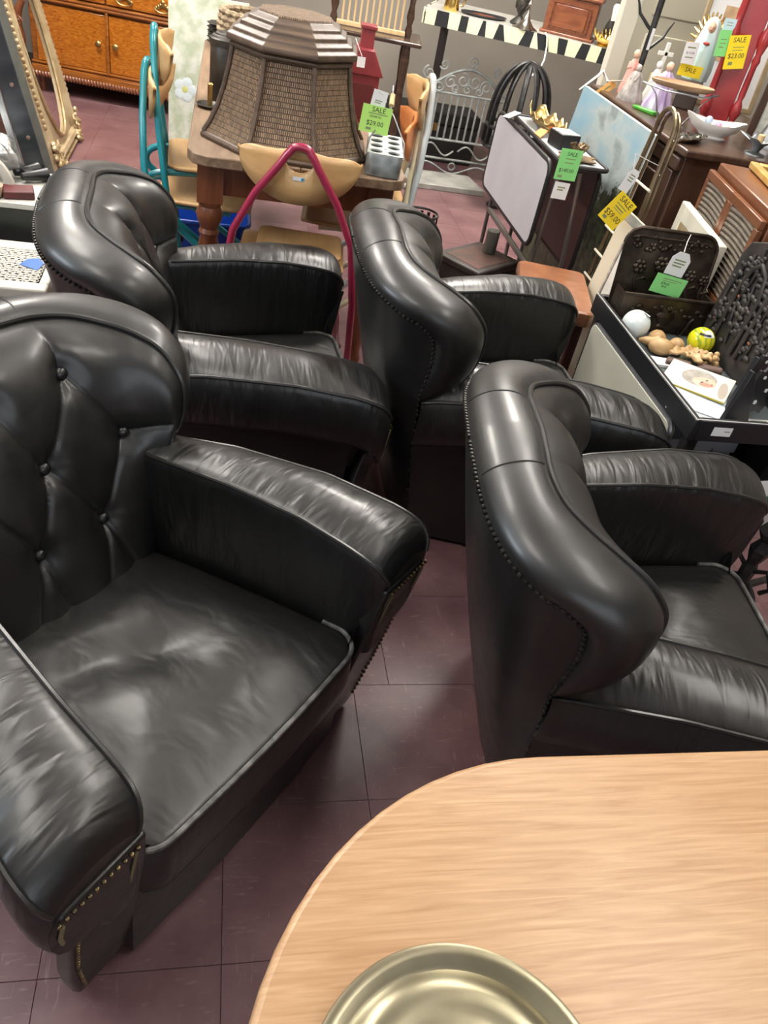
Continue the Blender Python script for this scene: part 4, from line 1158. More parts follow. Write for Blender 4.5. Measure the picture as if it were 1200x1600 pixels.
p = zsh(1.11, .235)
card('hang_tag', 'blank white hang tag on the dark pierced vase', (p[0], p[1], p[2]+.17), (1, -.3, .12), (-.05, 0, 1), .042, .09, PAPER, clip=True)
lt = thing('iron_lattice', 'black wrought lattice panel at the far end of the zebra shelf', 'lattice', zsh(1.19, .22), R(-20))
for k in range(5):
    MB().tube([(0, -.10+.05*k, 0), (.0, -.10+.05*k+.10, .34)], .004, 5).build('bar', IRON, lt)
    MB().tube([(.004, .14-.05*k, 0), (.004, .14-.05*k-.10, .34)], .004, 5).build('bar', IRON, lt)
# white cable hanging from the shelf with its tag on the iron basket
p0 = Vector(zsh(.74, -.02))
tag(MB().tube([p0+Vector(q) for q in ((0, .03, .01), (.0, -.015, .0), (.012, -.02, -.05), (.015, -.03, -.12), (-.01, -.06, -.17), (-.05, -.10, -.19), (-.07, -.13, -.20))], .005, 7).build('white_cord', mat('cord_white', (.72, .70, .62), .5)), 'white cord hanging down from the zebra shelf edge', 'cord')
card('hang_tag', 'white tag hanging on the black iron basket', (1.757, 4.805, .515), (1, -.2, 0), (0, 0, 1), .055, .085, PAPER, string=[(1.757, 4.805, .555), (1.753, 4.81, .62)])

# ------------------------------------------------------------------ posts behind the cabinet
tag(MB().box((1.845, 4.18, 1.42), (.085, .06, 2.84)).build('wood_post', mat('cream_paint', (0.58, 0.55, 0.46), .5), bevel=.004), 'cream painted square post rising behind the low cabinet', 'post')
ct = thing('coat_tree', 'black pole with curved twig-like branches behind the figurines', 'coat stand', (1.965, 4.125, 0))
MB().lathe([(.05, 0), (.052, .02), (.03, .04), (.016, .06), (.014, 1.75), (.02, 1.78)], n=14).build('pole', IRON, ct)
for a, z_ in ((.3, 1.18), (2.9, 1.26), (4.4, 1.40)):
    c_, s_ = math.cos(a), math.sin(a)
    MB().tube([(0, 0, z_-.10), (.03*c_, .03*s_, z_-.08), (.08*c_, .08*s_, z_-.04), (.10*c_, .10*s_, z_), (.12*c_, .12*s_, z_+.03)], [.008, .008, .007, .005, .003], 7).build('branch', IRON, ct)
MB().box((-.0, -.0165, 1.13), (.014, .002, .09)).build('label_strip', PAPER, ct, smooth=False)
dp = thing('panelled_door', 'cream panelled door leaf standing behind the coat stand', 'door leaf', (2.02, 4.45, 0))
CRM = mat('cream_door', (0.50, 0.47, 0.37), .5)
MB().box((.42, .02, 1.0), (.84, .035, 2.0)).build('leaf', CRM, dp, bevel=.003)
for x in (.22, .62):
    for z0, z1 in ((.15, .60), (.70, 1.12), (1.20, 1.85)):
        MB().box((x, -.001, (z0+z1)/2), (.30, .012, z1-z0)).build('panel', CRM, dp, bevel=.006)

# ------------------------------------------------------------------ things on the low cabinet (top at z .915)
ZT = .915
def draped(name, label, loc, h, w0, m_robe, m_head, rz=0, lean=0.0, folds=9):
    t = thing(name, label, 'figurine', loc, rz)
    n = 45; rows = []
    for z_, r in ((0, w0), (.03*h/.2, w0*.96), (h*.3, w0*.78), (h*.55, w0*.6), (h*.68, w0*.52), (h*.76, w0*.34), (h*.80, w0*.16)):
        f = 1-z_/h
        rows.append([Vector(((r+.10*w0*f*math.sin(folds*a))*math.cos(a)+lean*z_, (r+.10*w0*f*math.sin(folds*a))*math.sin(a), z_)) for a in [2*PI*i/n for i in range(n)]])
    b = MB().grid(rows, closed=True); b.add(rows[0], [tuple(range(n-1, -1, -1))]); b.add(rows[-1], [tuple(range(n))]); b.build('robe', m_robe, t)
    MB().sph((lean*h*.88, 0, h*.88), h*.085, 12, 8, (1, 1, 1.2)).build('head', m_head, t)
    for s in (-1, 1):
        MB().tube([(lean*h*.7, s*w0*.42, h*.70), (-w0*.25+lean*h*.6, s*w0*.5, h*.56), (-w0*.55+lean*h*.55, s*w0*.15, h*.60)], [h*.05, h*.045, h*.025], 8).build('arm', m_robe, t)
    return t
SKIN = mat('painted_face', (.62, .40, .28), .5); PUR = mat('lilac_glaze', (0.30, 0.20, 0.38), .4, col2=(0.62, 0.55, 0.66), scale=(30, 30, 4)); GRYF = mat('grey_glaze', (.20, .18, .17), .5, col2=(.42, .38, .34), scale=(25, 25, 25))
WGL = mat('white_glaze', (.70, .68, .64), .25); PKG = mat('pink_glaze', (.62, .30, .25), .4)
draped('robed_figurine', 'ceramic figurine in a pleated lilac robe on the low cabinet', (1.862, 3.62, ZT), .20, .062, PUR, SKIN, rz=R(60))
draped('robed_figurine', 'small grey stone-like seated figurine beside the lilac robed figure', (1.80, 3.78, ZT), .15, .055, GRYF, GRYF, folds=7)
draped('robed_figurine', 'small figurine in pink and white robe behind the grey figurine', (1.835, 3.92, ZT), .19, .036, PKG, SKIN, rz=R(60), folds=6)
draped('robed_figurine', 'slim white figurine standing behind the lilac robed figure', (1.92, 3.84, ZT), .17, .034, WGL, WGL, folds=6)
tag(MB().prism([(0, 0), (.12, 0), (.13, .012), (.0, .016)], 0, .04, 'x').build('green_leaf', mat('green_glaze', (.06, .30, .03), .3), loc=(1.80, 3.505, ZT), rot=(0, 0, R(25)), bevel=.004), 'bright green flat ornament at the cabinet edge by the figurines', 'ornament')
cx_ = thing('wooden_cross', 'pale wooden cross on a block behind the figurines', 'cross', (1.985, 3.95, ZT))
MB().box((0, 0, .05), (.06, .05, .10)).build('block', LW, cx_, bevel=.004)
MB().box((0, 0, .165), (.018, .012, .13)).build('upright', WGL, cx_, bevel=.002)
MB().box((0, 0, .185), (.075, .012, .018)).build('crossbar', WGL, cx_, bevel=.002)
mp = thing('virgin_statue', 'plaster statue of a veiled woman in pale blue mantle with gold rays', 'statue', (2.10, 3.83, ZT), R(61))
MB().box((0, 0, .06), (.13, .10, .12)).build('pedestal', mat('dark_base', (.05, .035, .03), .5), mp, bevel=.006)
n = 36; rows = []
for z_, r in ((.12, .055), (.16, .062), (.22, .058), (.27, .05), (.30, .042), (.325, .036), (.345, .032), (.362, .020), (.37, .004)):
    rows.append([Vector((r*.8*math.cos(a)*(1+.06*math.sin(7*a)), r*math.sin(a)*(1+.06*math.sin(7*a)), z_)) for a in [2*PI*i/n for i in range(n)]])
b = MB().grid(rows, closed=True); b.build('mantle', mat('pale_blue_mantle', (.36, .56, .56), .45, col2=(.60, .70, .68), scale=(30, 30, 6)), mp)
MB().sph((-.020, 0, .328), .020, 12, 8, (1, .9, 1.25)).build('face', SKIN, mp)
MB().sph((-.040, 0, .268), .012, 10, 6, (.6, 1.3, .6)).build('collar', mat('red_collar', (.4, .05, .04), .5), mp)
for s in (-1, 1): MB().sph((-.0385, s*.0065, .331), .0022, 6, 4).build('eye', INK, mp)
MB().sph((-.040, 0, .326), .003, 6, 4, (1, .8, 1.6)).build('nose', SKIN, mp)
MB().sph((-.0385, 0, .3195), .0025, 6, 4, (.6, 1.8, .6)).build('mouth', MATS['red_collar'], mp)
for k in range(17):
    a = R(-100+200*k/16)
    MB().tube([(.03, .055*math.sin(a), .25+.10*math.cos(a)), (.035, .085*math.sin(a), .25+.135*math.cos(a))], [.008, .003], 6).build('ray', GOLD, mp)
card_px('hang_tag', 'white printed tag hung on the veiled statue', ((1072, 65), (1092, 66), (1086, 102), (1064, 98)), PAPER, 3.74, lines=(('$115.00', .012, .0, .0),), bars=((-.6, .6, .5, .06), (-.6, .6, -.4, .05)))
card_px('sale_tag', 'plain yellow SALE tag below the veiled statue', ((1063, 97), (1097, 106), (1094, 124), (1059, 117)), YEL, 3.755, lines=(('SALE', .026, 0, .1),), string=[at(1080, 101, y=3.755), at(1081, 90, y=3.77), (2.085, 3.80, 1.16)])
# oval dish on a stand, bowls and pewter
od = thing('oval_dish', 'oval wooden dish raised on a thin wire stand over the cabinet', 'dish', (1.83, 3.40, ZT), R(-12))
n = 40
rows = [[Vector((.135*r*math.cos(a), .062*r*math.sin(a), z_)) for a in [2*PI*i/n for i in range(n)]] for r, z_ in ((.8, .135), (.97, .145), (1, .155), (.97, .157), (.85, .149), (.6, .146))]
b = MB().grid(rows, closed=True); b.add(rows[-1], [tuple(range(n))]); b.add(rows[0], [tuple(range(n-1, -1, -1))]); b.build('dish', wood('tan_wood', (.22, .12, .06), (.40, .26, .15), 0, .45), od)
for s in (-1, 1):
    MB().tube([(s*.11, 0, .15), (s*.14, -.01, .135), (s*.10, -.02, .10), (s*.05, 0, .0)], .003, 6).build('wire_leg', STEEL, od)
    MB().tube([(s*.05, .04, .0), (s*.05, 0, .003), (s*.05, -.05, .0)], .003, 6).build('wire_foot', STEEL, od)
MB().tube([(-.17, -.03, .135), (-.08, -.06, .125), (.08, -.06, .125), (.15, -.02, .14)], .004, 6).build('wire_rim', STEEL, od)
bo = thing('gravy_boat', 'white china sauce boat with wavy rim and flower transfer', 'sauce boat', (1.945, 3.245, ZT), R(-20))
n = 40
rows = []
for r, z_, wv in ((.5, 0, 0), (.55, .006, 0), (.42, .012, 0), (.8, .035, .3), (1, .062, 1), (1.03, .070, 1), (.97, .068, 1), (.75, .034, .3), (.4, .018, 0)):
    rows.append([Vector((.115*r*math.cos(a)*(1+.05*wv*math.cos(6*a)), .062*r*math.sin(a)*(1+.05*wv*math.cos(6*a)), z_+.010*wv*math.cos(2*a))) for a in [2*PI*i/n for i in range(n)]])
b = MB().grid(rows, closed=True); b.add(rows[-1], [tuple(range(n))]); b.add(rows[0], [tuple(range(n-1, -1, -1))]); b.build('bowl', WGL, bo)
for k, (x, y) in enumerate(((.02, .02), (-.03, -.01), (.05, -.015))):
    MB().sph((x, y, .045+.02*(k % 2)), .016, 10, 6).build('flower', (mat('petal_pink', (.65, .25, .40), .4), mat('petal_blue', (.35, .45, .62), .4), PKG)[k], bo)
lf = thing('silver_leaf_dish', 'silver metal dish shaped like a ribbed leaf at the cabinet edge', 'dish', (1.79, 3.12, ZT), R(35))
rows = []
for i in range(17):
    a = i/16; x = -.10+.20*a; hw_ = .045*math.sin(PI*min(1, a*.94+.04))**.8
    rows.append([Vector((x, hw_*(j/12*2-1)*(1+.08*math.cos(i*2.2)), .003+.02*(j/12*2-1)**2+.004*math.cos(j*1.6+i*.9))) for j in range(13)])
MB().grid(rows).build('leaf', SILV, lf, solid=.003)
MB().tube([(.10, 0, .012), (.12, .005, .018), (.135, -.004, .014)], .004, 6).build('stem', SILV, lf)
PEW = mat('pewter', (.26, .28, .29), .42, .8, col2=(.17, .18, .19), scale=(12, 12, 12))
def lily_holder(lab, loc, rz):
    t = thing('lily_candle_holder', lab, 'candle holder', loc, rz)
    n = 30; rows = []
    for r, z_ in ((.008, .0), (.014, .02), (.024, .04), (.045, .055), (.065, .058)):
        rows.append([Vector((r*(1+.35*(r/.065)**2*math.cos(5*a))*math.cos(a), r*(1+.35*(r/.065)**2*math.cos(5*a))*math.sin(a), z_+.010*(r/.065)*math.cos(5*a))) for a in [2*PI*i/n for i in range(n)]])
    MB().grid(rows, closed=True).build('petal_cup', PEW, t, solid=.003)
    MB().lathe([(.001, .03), (.013, .03), (.0135, .072), (.011, .074), (.001, .074)], n=14, cap=False).build('cork', LW, t)
    MB().lathe([(.001, 0), (.042, 0), (.040, .005), (.012, .012), (.009, .02)], n=18, cap=False).build('foot', PEW, t)
    return t
lily_holder('pewter lily-shaped candle holder with cork beside the silver leaf dish', (2.06, 3.075, ZT), 0)
lily_holder('pewter lily-shaped candle holder with cork near the cabinet corner', (2.26, 3.085, ZT), .6)
pb_ = thing('pewter_candlestick', 'tall conical pewter candlestick with wide drip pan', 'candlestick', (2.22, 3.25, ZT))
MB().lathe([(.001, 0), (.075, 0), (.072, .012), (.045, .05), (.028, .10), (.02, .16)], n=24, cap=False).build('cone_base', PEW, pb_)
n = 36
rows = [[Vector(((r+w_*.006*math.cos(9*a))*math.cos(a), (r+w_*.006*math.cos(9*a))*math.sin(a), z_)) for a in [2*PI*i/n for i in range(n)]] for r, z_, w_ in ((.02, .158, 0), (.05, .158, .5), (.068, .166, 1), (.066, .169, 1), (.045, .163, .4), (.018, .164, 0))]
MB().grid(rows, closed=True).build('drip_pan', PEW, pb_)
MB().lathe([(.016, .16), (.014, .20), (.022, .24), (.012, .27)], n=14).build('socket', PEW, pb_)
card('paper_label', 'blue-grey paper label lying between the pewter candle holders', (2.15, 3.03, ZT+.028), (.8, -.25, .0), (.1, .4, .55), .07, .05, mat('label_blue', (.36, .42, .45), .7))
rs = thing('red_whatnot', 'red painted wooden panel with turned spindles standing on the cabinet', 'wall shelf', (2.02, 3.50, ZT), R(-18))
REDS = mat('red_lacquer', (0.25, 0.012, 0.018), .3, col2=(.32, .03, .03), scale=(8, 8, 8), coat=.4)
MB().box((.065, .02, .36), (.10, .014, .70)).build('panel', REDS, rs, bevel=.003)
for x in (0, .13):
    MB().lathe([(.016, 0), (.020, .02), (.012, .04), (.024, .07), (.020, .10), (.010, .12), (.014, .14), (.012, .25), (.018, .27), (.012, .29), (.022, .33), (.024, .36), (.012, .39), (.016, .42), (.012, .55), (.022, .60), (.012, .65), (.018, .70)], (x, 0, 0), 14).build('spindle', REDS, rs)
for z_ in (.02, .70): MB().box((.065, .02, z_), (.15, .05, .02)).build('shelf_rail', REDS, rs, bevel=.004)
card_px('sale_tag', 'yellow sale tag reading $23.00 on the red spindled panel', ((1144, 56), (1180, 54), (1155, 108), (1126, 108)), YEL, 3.465, lines=(('SALE', .026, 0, .72), ('$23.00', .026, 0, -.22)), bars=((-.5, .6, .30, .02), (-.5, .5, .12, .02), (-.6, -.2, -.66, .1)))
card_px('sale_tag', 'pale green tag tucked behind the red spindled panel', ((1128, 48), (1148, 46), (1130, 90), (1112, 86)), GRN, 3.475, bars=((-.5, .5, .3, .03), (-.5, .5, .0, .03), (-.5, .2, -.3, .05)))
card_px('hang_tag', 'pale blue printed tag above the green tag by the statue', ((1133, 28), (1152, 30), (1146, 52), (1128, 48)), mat('tag_blue', (.5, .66, .72), .7), 3.485, bars=((-.5, .5, .4, .05), (-.5, .5, 0, .05)))
pf = thing('framed_print', 'white framed picture with a small print standing at the back of the cabinet', 'picture', (2.16, 4.02, ZT), rot=(R(-6), 0, R(-14)))
for c_, d_ in (((.0, 0, .26), (.022, .02, .52)), ((.36, 0, .26), (.022, .02, .52)), ((.18, 0, .01), (.36, .02, .022)), ((.18, 0, .51), (.36, .02, .022))): MB().box(c_, d_).build('frame_bar', GILT2, pf, bevel=.003)
MB().box((.18, .004, .26), (.34, .006, .48)).build('mat_board', PAPER, pf, smooth=False)
MB().box((.18, .000, .30), (.20, .004, .22)).build('print', mat('tan_print', (.42, .27, .15), .7, col2=(.6, .42, .25), scale=(20, 20, 20)), pf, smooth=False)
lathe_thing('turquoise_knob', 'tiny turquoise stone ornament in front of the framed print', 'ornament', (2.18, 3.95, ZT), [(.001, 0), (.02, 0), (.008, .01), (.006, .03), (.012, .04), (.001, .05)], mat('turquoise', (.1, .5, .5), .3), 12)
scr = thing('textured_screen', 'pale textured glass panel in a wooden frame at the back of the cabinet', 'screen', (2.24, 3.44, ZT), R(-20))
MB().box((.16, 0, .25), (.30, .006, .48)).build('pane', mat('frost_pane', (.42, .44, .38), .35, col2=(.62, .62, .55), scale=(45, 45, 45), bump=.4), scr, smooth=False)
for c_, d_ in (((0, 0, .25), (.03, .022, .52)), ((.32, 0, .25), (.03, .022, .52)), ((.16, 0, .0), (.32, .022, .03)), ((.16, 0, .5), (.32, .022, .03))): MB().box(c_, d_).build('frame_bar', CBW, scr, bevel=.003)
# ------------------------------------------------------------------ folding tray tables by the aisle
LIL = mat('lilac_grey_laminate', (0.50, 0.50, 0.55), .35, col2=(0.56, 0.56, 0.60), scale=(4, 4, 4))
BRT = wood('dark_red_laminate', (0.055, 0.018, 0.014), (0.085, 0.03, 0.022), 1, .4)
CHR = mat('dull_chrome', (0.30, 0.30, 0.29), .35, .9)
def tray(m, parent, x, y0, y1, z0, z1, th=.012):
    o = MB().prism(rrect(y0, y1, z0, z1, .05, 6), x-th/2, x+th/2, 'x').build('tray_panel', m, parent, bevel=.002)
    MB().tube([(x, a, b_) for a, b_ in rrect(y0, y1, z0, z1, .05, 6)], .010, 8, closed=True).build('tray_rim', BLK, parent)
    return o
ft = thing('folding_tray', 'grey-lilac folding tray table stored upright on a tubular stand', 'tray table', (1.25, 3.1, 0))
tray(LIL, ft, 0, 0.0, .80, .430, .765)
for y in (.03, .75):
    MB().tube([(.05, y, .0), (.045, y, .35), (.05, y, .74)], .010, 8).build('stand_leg', CHR, ft)
    MB().tube([(.20, y, .0), (.18, y, .4), (.14, y, .74)], .010, 8).build('stand_leg', CHR, ft)
MB().tube([(.045, .03, .33), (.045, .75, .33)], .012, 8).build('stand_bar', CHR, ft)
MB().tube([(.075, .03, .30), (.075, .75, .30)], .012, 8).build('stand_bar', CHR, ft)
f2 = thing('folding_tray', 'dark red-brown folding tray table stored upright behind the lilac one', 'tray table', (1.475, 3.12, 0))
tray(BRT, f2, 0, 0.0, .72, .33, .75)
for y in (.06, .66): MB().tube([(0.018, y, 0), (.018, y, .35)], .009, 8).build('stand_leg', CHR, f2)
tp = thing('folding_tray', 'black-rimmed small tray lying flat on the folded tray stand', 'tray table', (1.285, 3.06, .765))
MB().prism(rrect(0, .19, 0, .74, .03, 5), 0, .012).build('tray_panel', mat('pale_tray', (.40, .42, .43), .3), tp, bevel=.002)
MB().tube([(a, b_, .010) for a, b_ in rrect(0, .19, 0, .74, .03, 5)], .009, 8, closed=True).build('tray_rim', BLK, tp)
ZF = .779
# things on it
bl_ = thing('brass_leaf_dish', 'long crumpled brass leaf dish on the flat tray', 'dish', (1.37, 3.60, ZF), R(95))
rows = []
for i in range(21):
    a = i/20; x = -.16+.32*a; hw_ = .062*math.sin(PI*(a*.9+.05))**.6
    rows.append([Vector((x, hw_*(j/10*2-1), .004+.045*(j/10*2-1)**2+.012*math.sin(i*1.3)*(j/10*2-1)+.10*max(0, a-.75)**1.2)) for j in range(11)])
MB().grid(rows).build('leaf', BRASS, bl_, solid=.003)
MB().tube([(-.16, 0, .006), (0, 0, .01), (.16, 0, .03)], .004, 6).build('midrib', BRASS, bl_)
bb = thing('small_box', 'small black box with printed pale lid on the flat tray', 'box', (1.365, 3.335, ZF), R(12))
MB().box((0, 0, .028), (.09, .10, .056)).build('body', BLK, bb, bevel=.002)
MB().box((0, 0, .0575), (.082, .092, .003)).build('lid_label', mat('lid_print', (.55, .56, .54), .5, col2=(.2, .2, .2), scale=(40, 90, 40), lo=.55, hi=.62), bb, smooth=False)
tag(MB().prism([(0, 0), (.075, .01), (.065, .045), (.01, .04)], 0, .003).build('orange_paper', mat('orange_paper', (.78, .20, .03), .6), loc=(1.295, 3.42, ZF), rot=(R(8), R(-14), R(40))), 'folded orange paper slip between leaf dish and black box', 'paper')
bo2 = thing('brass_ornament', 'small bronze ornament of leaves on an oak-leaf plate', 'ornament', (1.37, 3.16, ZF), R(15))
n = 32
rows = [[Vector((r*(1+.22*math.cos(6*a))*math.cos(a), .8*r*(1+.22*math.cos(6*a))*math.sin(a), z_)) for a in [2*PI*i/n for i in range(n)]] for r, z_ in ((.02, .001), (.055, .002), (.078, .006), (.075, .010), (.05, .006), (.01, .008))]
b = MB().grid(rows, closed=True); b.add(rows[-1], [tuple(range(n))]); b.build('leaf_plate', mat('bronze', (.13, .085, .045), .4, .7, col2=(.22, .15, .08), scale=(25, 25, 25)), bo2)
for k in range(3):
    a = k*2.1; MB().tube([(0, 0, .008), (.02*math.cos(a), .02*math.sin(a), .03), (.035*math.cos(a), .035*math.sin(a), .05), (.02*math.cos(a+.7), .02*math.sin(a+.7), .062)], [.005, .006, .01, .003], 8).build('leaf_sprig', MATS['bronze'], bo2)
MB().sph((0, 0, .045), .017, 10, 7, (1, 1, 1.2)).build('bud', MATS['bronze'], bo2)
card_px('hang_tag', 'white tag lying over the corner of the flat tray', ((788, 180), (808, 172), (811, 178), (792, 186)), PAPER, ZF+.02, ax='z', cat='price tag')
card_px('hang_tag', 'white printed tag hanging below the green $140.00 tag', ((868, 282), (890, 288), (884, 312), (860, 310)), PAPER, 3.049, bars=((-.5, .5, .4, .08), (-.5, .3, .1, .08)))
card_px('sale_tag', 'green sale tag reading $140.00 on the folding trays', ((876, 231), (914, 236), (896, 284), (867, 279)), GRN, 3.047, lines=(('SALE', .020, .1, .68), ('$140.00', .019, -.05, -.38)), bars=((-.4, .5, .38, .03), (-.4, .4, .12, .03), (-.7, -.3, -.78, .08)))
# --- landscape painting
lp = thing('landscape_painting', 'unframed landscape canvas with blue sky and trees leaning on the cabinet', 'painting', (1.565, 3.13, 0.0), rot=(0, R(5), 0))
def landscape():
    m = bpy.data.materials.new('painted_landscape'); m.use_nodes = True; nt = m.node_tree; L = nt.links.new; b = nt.nodes['Principled BSDF']
    tc = nt.nodes.new('ShaderNodeTexCoord'); sp = nt.nodes.new('ShaderNodeSeparateXYZ'); L(tc.outputs['Object'], sp.inputs['Vector'])
    nz = nt.nodes.new('ShaderNodeTexNoise'); nz.inputs['Scale'].default_value = 3.2; nz.inputs['Detail'].default_value = 5; nz.inputs['Distortion'].default_value = .6
    mpn = nt.nodes.new('ShaderNodeMapping'); mpn.inputs['Scale'].default_value = (1, 1.0, 1.5); L(tc.outputs['Object'], mpn.inputs['Vector']); L(mpn.outputs['Vector'], nz.inputs['Vector'])
    sky = nt.nodes.new('ShaderNodeValToRGB')
    e = sky.color_ramp.elements
    e[0].position = .30; e[0].color = (.20, .35, .44, 1); e[1].position = .72; e[1].color = (.27, .31, .30, 1)
    q = e.new(.44); q.color = (.28, .38, .42, 1); q = e.new(.52); q.color = (.37, .42, .41, 1); q = e.new(.61); q.color = (.20, .24, .24, 1)
    L(nz.outputs['Fac'], sky.inputs['Fac'])
    nz2 = nt.nodes.new('ShaderNodeTexNoise'); nz2.inputs['Scale'].default_value = 26; nz2.inputs['Detail'].default_value = 8
    L(tc.outputs['Object'], nz2.inputs['Vector'])
    tr = nt.nodes.new('ShaderNodeValToRGB')
    tr.color_ramp.elements[0].position = .38; tr.color_ramp.elements[0].color = (.012, .018, .014, 1)
    tr.color_ramp.elements[1].position = .75; tr.color_ramp.elements[1].color = (.10, .115, .055, 1)
    L(nz2.outputs['Fac'], tr.inputs['Fac'])
    # tree line: higher where y is small (near end), ragged
    nz3 = nt.nodes.new('ShaderNodeTexNoise'); nz3.inputs['Scale'].default_value = 9; nz3.inputs['Detail'].default_value = 9; nz3.inputs['Roughness'].default_value = .75
    L(tc.outputs['Object'], nz3.inputs['Vector'])
    def mth(op, a, c_):
        n_ = nt.nodes.new('ShaderNodeMath'); n_.operation = op
        for i, v in enumerate((a, c_)):
            if isinstance(v, (int, float)): n_.inputs[i].default_value = v
            else: L(v, n_.inputs[i])
        return n_.outputs[0]
    hgt = mth('ADD', mth('MULTIPLY', sp.outputs['Y'], -.34), mth('MULTIPLY', nz3.outputs['Fac'], .62))
    msk = mth('GREATER_THAN', mth('ADD', hgt, .40), sp.outputs['Z'])
    mx = nt.nodes.new('ShaderNodeMixRGB'); L(msk, mx.inputs['Fac']); L(sky.outputs['Color'], mx.inputs['Color1']); L(tr.outputs['Color'], mx.inputs['Color2'])
    L(mx.outputs['Color'], b.inputs['Base Color']); b.inputs['Roughness'].default_value = .45
    bp = nt.nodes.new('ShaderNodeBump'); bp.inputs['Strength'].default_value = .15; bp.inputs['Distance'].default_value = .003
    L(nz2.outputs['Fac'], bp.inputs['Height']); L(bp.outputs['Normal'], b.inputs['Normal'])
    return m
MB().box((0, .415, .46), (.004, .83, .92)).build('canvas', landscape(), lp, smooth=False)
MB().box((.0125, .415, .46), (.020, .83, .92)).build('stretcher', mat('raw_canvas', (.62, .60, .54), .8), lp, bevel=.002)
card_px('sale_tag', 'orange price slip lying over the top corner of the landscape canvas', ((915, 152), (955, 127), (968, 131), (930, 158)), ORT, 3.92, lines=(), bars=((-.5, -.1, .2, .12), (.1, .6, .0, .2)))
tag(MB().tube([at(905, 140, y=3.98), at(935, 118, y=3.96), at(942, 110, y=3.97), at(950, 128, y=3.95), at(975, 126, y=3.85)], [.01, .02, .022, .014, .006], 8, flat=.3).build('plastic_bag', mat('clear_bag', (.62, .62, .60), .25), smooth=True), 'crumpled pale plastic wrap at the top of the landscape canvas', 'wrap')

# --- brass rack leaning in front of the cabinet
br = thing('brass_rack', 'tall brass hairpin rack with pale cross rungs leaning on the cabinet', 'rack', (1.50, 2.80, 0))
BRS = mat('rack_brass', (0.26, 0.20, 0.12), .32, .8, col2=(.17, .125, .08), scale=(14, 14, 14))
w2 = .068
Zt = 1.0
for s in (-1, 1):
    path = [(.0-.07*(1-z_/Zt), s*w2*(1+.9*(1-z_/Zt)), z_) for z_ in (.0, .25, .5, .75, 1.0)]
    MB().tube(path, .0085, 8).build('upright', BRS, br)
    path = [(.022-.07*(1-z_/Zt), s*w2*(1+.9*(1-z_/Zt))*.94, z_) for z_ in (.0, .25, .5, .75, 1.0)]
    MB().tube(path, .006, 8).build('inner_upright', BRS, br)
MB().tube([(0, w2*math.cos(a), 1.0+.07*math.sin(a)) for a in [PI*k/12 for k in range(13)]], .0085, 8).build('crown', BRS, br)
MB().tube([(.02, w2*.94*math.cos(a), 1.0+.06*math.sin(a)) for a in [PI*k/12 for k in range(13)]], .006, 8).build('inner_crown', BRS, br)
for k in range(5):
    z_ = .82-.10*k; hw_ = w2*(1+.9*(1-z_/Zt))+.02; x = -.07*(1-z_/Zt)-.012
    MB().tube([(x, -hw_, z_), (x, hw_, z_)], .0048, 8).build('rung', mat('ivory_rung', (.60, .55, .44), .4), br)
for s in (-1, 1):
    MB().sph((-.072, s*.135, .012), .012, 8, 6).build('foot', BRS, br)
card_px('hang_tag', 'white printed hang tag above the yellow $59.00 sale tag', ((982, 260), (998, 265), (982, 308), (972, 296)), PAPER, 2.69, lines=(), bars=((-.5, .5, .5, .05), (-.5, .5, .25, .05), (-.5, .5, 0, .05)), clip=True, string=[at(990, 264, y=2.69), at(993, 240, y=2.70), (1.493, 2.728, .90)])
card_px('sale_tag', 'yellow sale tag reading $59.00 hanging by the brass rack', ((969, 292), (991, 319), (961, 365), (938, 341)), YEL, 2.688, lines=(('SALE', .029, .05, .68), ('$59.00', .029, .0, -.42)), bars=((-.6, .6, .35, .03), (-.5, .5, .15, .04), (-.5, .5, 0, .02), (-.7, -.3, -.75, .1)))

# --- prints and frames stacked between stool and cabinet
ap_ = thing('matted_print', 'cream matted print with gold inner frame leaning on the brass rack', 'picture', (1.36, 2.33, .02), rot=(0, R(7), 0))
MB().box((0, .22, .36), (.008, .44, .72)).build('mat_board', mat('cream_board', (.56, .50, .38), .7), ap_, bevel=.001)
for c_, d_ in (((-.008, .11, .50), (.010, .012, .26)), ((-.008, .33, .50), (.010, .012, .26)), ((-.008, .22, .63), (.010, .22, .012)), ((-.008, .22, .37), (.010, .22, .012))): MB().box(c_, d_).build('inner_frame', mat('mottled_frame', (.25, .22, .19), .5, col2=(.42, .38, .33), scale=(60, 60, 60)), ap_, bevel=.002)
MB().box((-.006, .22, .50), (.006, .20, .24)).build('print', mat('pale_print', (.56, .55, .50), .6, col2=(.66, .65, .6), scale=(10, 10, 10)), ap_, smooth=False)
MB().box((-.010, .22, .605), (.003, .14, .012)).build('print_band', mat('gold_print', (.50, .38, .10), .5, col2=(.3, .22, .06), scale=(80, 80, 80)), ap_, smooth=False)
MB().box((-.007, .22, .705), (.006, .42, .03)).build('top_painted_edge', mat('sky_edge', (.22, .24, .24), .5, col2=(.36, .33, .26), scale=(14, 14, 14)), ap_, smooth=False)
wf_ = thing('framed_print', 'wide white frame around a faded landscape print behind the embossed holder', 'picture', (1.648, 2.765, .27), rot=(R(-2), 0, R(-100.4)))
FW = .46; FH = .52
FC = mat('ivory_frame', (.60, .57, .47), .45)
for c_, d_ in (((.03, 0, FH/2), (.06, .03, FH)), ((FW-.03, 0, FH/2), (.06, .03, FH)), ((FW/2, 0, .03), (FW-.12, .03, .06)), ((FW/2, 0, FH-.03), (FW-.12, .03, .06))): MB().box(c_, d_).build('frame_bar', FC, wf_, bevel=.005)
